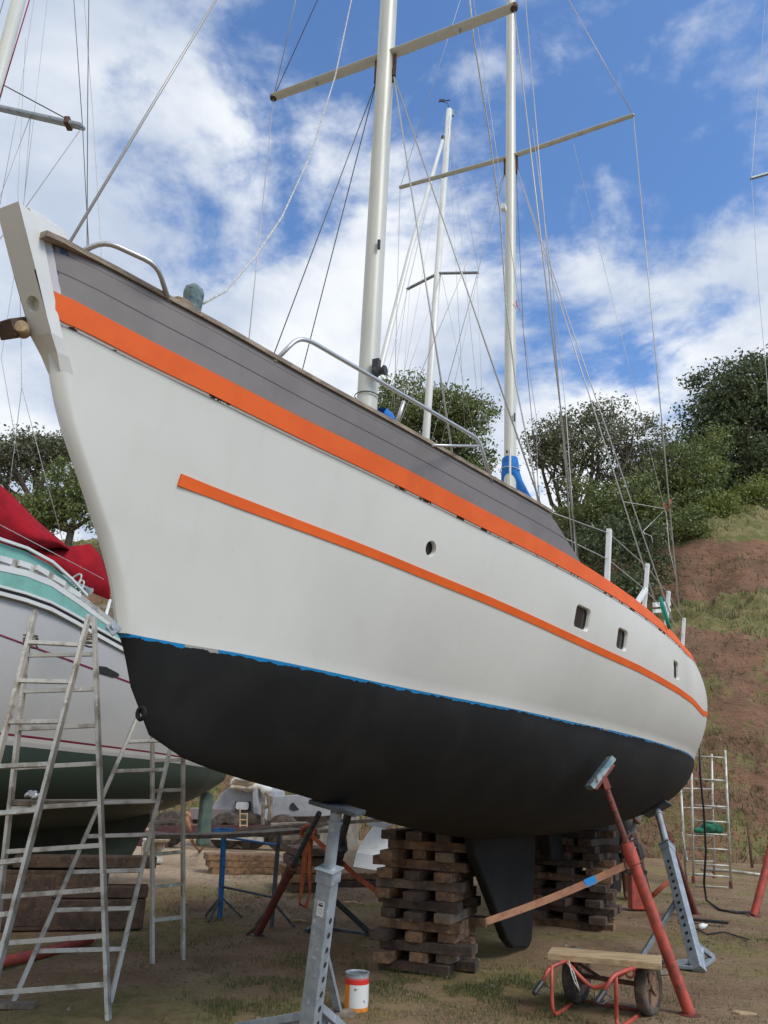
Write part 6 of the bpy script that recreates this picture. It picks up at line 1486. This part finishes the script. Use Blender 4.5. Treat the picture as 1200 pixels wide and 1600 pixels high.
# aluminium scaffold tower at the foot of the hill
tw = empty('scaffold_tower', gz(1110, 1388), label='aluminium scaffold tower with green cloth on it at the foot of the hill', cat='scaffold')
legs = ((1064, 1232, 1072, 1378, 16.9), (1080, 1185, 1084, 1380, 16.2), (1112, 1178, 1116, 1372, 17.2), (1133, 1172, 1143, 1392, 16.0))
for (x0, y0, x1, y1, Y) in legs:
    b = at(x1, y1, Y); b.z = max(.02, b.z); t_ = at(x0, y0, Y); mb = MB(); mb.tube([b, t_], .022, 10); mb.build('post', MT['alu'], tw, smooth=True)
    mb = MB(); mb.tube([b-Vector((0, 0, 0)), b+Vector((0, 0, .12))], .035, 8); mb.build('foot', MT['redd'], tw)
fr_pairs = [(1080, 1134, 1181), (1083, 1136, 1217), (1084, 1137, 1258), (1084, 1138, 1282), (1085, 1139, 1302), (1085, 1140, 1325), (1085, 1141, 1350), (1086, 1142, 1367), (1086, 1142, 1384)]
for (x0, x1, y) in fr_pairs: mb = MB(); mb.tube([at(x0, y, 16.2), at(x1, y+3, 16.0)], .016, 8); mb.build('rung', MT['alu'], tw, smooth=True)
for (x0, x1, y) in [(1066, 1114, 1232), (1067, 1114, 1262), (1068, 1115, 1305), (1070, 1115, 1345), (1072, 1116, 1365)]: mb = MB(); mb.tube([at(x0, y, 16.9), at(x1, y+1, 17.2)], .014, 8); mb.build('rung', MT['alu'], tw, smooth=True)
for (x0, y0, Y0, x1, y1, Y1) in ((1066, 1300, 16.9, 1074, 1345, 16.2), (1114, 1220, 17.2, 1136, 1222, 16.0), (1114, 1262, 17.2, 1138, 1264, 16.0)): mb = MB(); mb.tube([at(x0, y0, Y0), at(x1, y1, Y1)], .014, 8); mb.build('brace', MT['alu'], tw, smooth=True)
mb = MB(); mb.beam(at(1084, 1303, 16.6), at(1138, 1304, 16.5), .4, .03); mb.build('platform', MT['plank'], tw)
lump('green_cloth', [(1110, 1293, 14, 8), (1096, 1298, 12, 5), (1122, 1296, 8, 6)], 'green', 'crumpled green cloth on the platform of the scaffold tower', 'cloth', Y=16.3)
mb = MB(); mb.tube([gz(1095, 1362)+Vector((0, 0, .05)), gz(1140, 1366)+Vector((0, 0, .07)), gz(1196, 1372)+Vector((0, 0, .05))], .035, 8); o = mb.build('pole', MT['alu'], smooth=True); tag(o, 'pale pole lying on the ground right of the scaffold tower', 'pole')
mb = MB(); mb.tube([at(1168, 1285, 21.5), at(1176, 1362, 21.3)], .035, 8); o = mb.build('stake', MT['rust'], smooth=True); tag(o, 'thin rusty stake leaning at the foot of the hill', 'stake')
mb = MB(); hp2 = [at(1093, 1168, 12.4), at(1094, 1210, 12.5), at(1100, 1270, 12.6), at(1103, 1330, 12.7), at(1100, 1380, 12.8), gz(1104, 1410)+Vector((0, 0, .03)), gz(1125, 1424)+Vector((0, 0, .02)), gz(1150, 1428)+Vector((0, 0, .02)), gz(1186, 1427)+Vector((0, 0, .02))]
mb.tube(hp2, .017, 8); o = mb.build('hose', MT['blackp'], smooth=True); tag(o, 'black hose hanging from the stern and trailing over the ground', 'hose')
mb = MB(); mb.tube([gz(1060, 1440)+Vector((0, 0, .015)), gz(1085, 1452)+Vector((0, 0, .015)), gz(1105, 1462)+Vector((0, 0, .015)), gz(1130, 1458)+Vector((0, 0, .015)), gz(1170, 1470)+Vector((0, 0, .015))], .010, 6); o = mb.build('cable', MT['blackp'], smooth=True); tag(o, 'thin dark cable snaking over the grass right of the stern stand', 'cable')
mb = MB(); c = gz(1090, 1440); mb.beam(c+Vector((-.2, 0, .03)), c+Vector((.3, -.3, .04)), .1, .03); o = mb.build('scrap', MT['blackp'], bevel=.004); tag(o, 'black scrap strip lying behind the white bottle', 'scrap')
# black ladder leaning and an orange jack beside the person
ld = empty('leaning_ladder', gz(1018, 1402), label='narrow grey ladder leaning under the stern between red prop and grey stand', cat='ladder')
ladder(ld, at(982, 1300, 12.6), at(992, 1300, 12.6), gz(1006, 1400), gz(1018, 1400), [.1+.13*i for i in range(7)], rw=.02, rd=.04, m='galv', rr=(.02, .02))
jk = empty('orange_jack', gz(1008, 1428), label='orange-red floor jack on the ground beside the person under the stern', cat='jack')
mb = MB(); c = gz(1005, 1425); mb.prism([c+Vector((-.16, 0, .02)), c+Vector((.12, .05, .02)), c+Vector((.04, .05, .5)), c+Vector((-.14, 0, .5))], Vector((0, .22, 0))); mb.build('body', MT['red'], jk, bevel=.02)
mb = MB(); mb.tube([c+Vector((.05, .1, .1)), c+Vector((.38, -.05, .42))], .035, 8); mb.build('arm', MT['ostrap'], jk, smooth=True); mb = MB(); mb.box(c+Vector((-.05, .1, .53)), (.3, .2, .05)); mb.build('top_plate', MT['blackp'], jk)

# ================================================================== PERSON WORKING UNDER THE STERN
def skin(name, verts, edges, radii, m, parent=None, sub=2, root=0, loc=Vector((0, 0, 0))):
    me = bpy.data.meshes.new(name); me.from_pydata([tuple(Vector(v)-loc) for v in verts], edges, []); o = link(bpy.data.objects.new(name, me))
    o.parent = parent; 
    sm = o.modifiers.new('skin', 'SKIN'); sm.use_smooth_shade = True
    for i, r in enumerate(radii):
        me.skin_vertices[0].data[i].radius = (r, r) if not isinstance(r, tuple) else r
    me.skin_vertices[0].data[root].use_root = True
    sb = o.modifiers.new('sub', 'SUBSURF'); sb.levels = sub; sb.render_levels = sub; me.materials.append(m); return o
g = gz(990, 1408); px0, py0 = g.x, g.y
def P_(x, y, z): return Vector((px0+x, py0+y, z))
V = [P_(0, 0, .92), P_(-.02, 0, 1.10), P_(-.06, -.02, 1.30), P_(-.10, -.03, 1.44), P_(-.13, -.05, 1.53), P_(-.16, -.07, 1.62), P_(-.17, -.08, 1.73),
     P_(-.09, .02, .86), P_(-.13, -.04, .50), P_(-.09, .10, .10), P_(-.12, -.06, .045), P_(.09, .0, .86), P_(.16, -.02, .50), P_(.20, .14, .10), P_(.18, -.03, .045),
     P_(-.26, -.02, 1.42), P_(-.40, -.14, 1.22), P_(-.46, -.34, 1.36), P_(.08, -.02, 1.42), P_(.12, -.16, 1.17), P_(-.04, -.34, 1.28)]
Ed = [(0, 1), (1, 2), (2, 3), (3, 4), (4, 5), (5, 6), (0, 7), (7, 8), (8, 9), (9, 10), (0, 11), (11, 12), (12, 13), (13, 14), (3, 15), (15, 16), (16, 17), (3, 18), (18, 19), (19, 20)]
Rr = [.13, .13, .15, .12, .052, .085, .075, .095, .06, .04, .042, .095, .06, .04, .042, .062, .045, .033, .062, .045, .033]
# fingers
for wi, dx in ((17, -1), (20, 1)):
    w_ = V[wi]
    for f in range(5):
        b = len(V); off = (-.03+.016*f)
        L_ = (.05, .075, .08, .075, .06)[f]
        if f == 0: V += [w_+Vector((off-.01, -.02, .01)), w_+Vector((off-.03, -.05, .03))]
        else: V += [w_+Vector((off, -.05, .01)), w_+Vector((off, -.05-L_*.7, .0)) ]
        Ed += [(wi, b), (b, b+1)]; Rr += [.010, .008]
person = skin('person', V, Ed, Rr, MT['skin'], loc=P_(0, 0, 0)); person.location = P_(0, 0, 0)
tag(person, 'person in a grey shirt and dark shorts standing under the stern beyond the keel', 'person')
def part_skin(name, idx, edges, rad, m): skin(name, [V[i] for i in idx], edges, rad, m, person, loc=P_(0, 0, 0))
part_skin('shirt', [0, 1, 2, 3, 15, 16, 18, 19], [(0, 1), (1, 2), (2, 3), (3, 4), (4, 5), (3, 6), (6, 7)], [.14, .145, .165, .12, .078, .062, .078, .062], MT['shirt'])
mid1, mid2 = V[7].lerp(V[8], .75), V[11].lerp(V[12], .75)
skin('shorts', [V[1].lerp(V[0], .7), V[0], V[7], mid1, V[11], mid2], [(0, 1), (1, 2), (2, 3), (1, 4), (4, 5)], [.145, .145, .115, .10, .115, .10], MT['shorts'], person, loc=P_(0, 0, 0))
mb = MB(); hd = V[6]; rows = []
for i in range(9):
    ph = math.pi/2*i/8-.15; rows.append([hd+Vector((.098*math.cos(ph)*math.cos(t), .105*math.cos(ph)*math.sin(t)+.012, .02+.10*math.sin(ph))) for t in [2*math.pi*j/18 for j in range(18)]])
mb.grid(rows, close=True); bpy.context.view_layer.update(); mb.build('hair', MT['blackp'], person, smooth=True)
for sx_ in (-1, 1):
    mb = MB(); mb.lathe(hd+Vector((.035*sx_, -.088, -.03)), [(0, -.004), (.012, 0), (0, .006)], axis=(0, -1, 0), n=10); mb.build('eye', MT['blackp'], person)
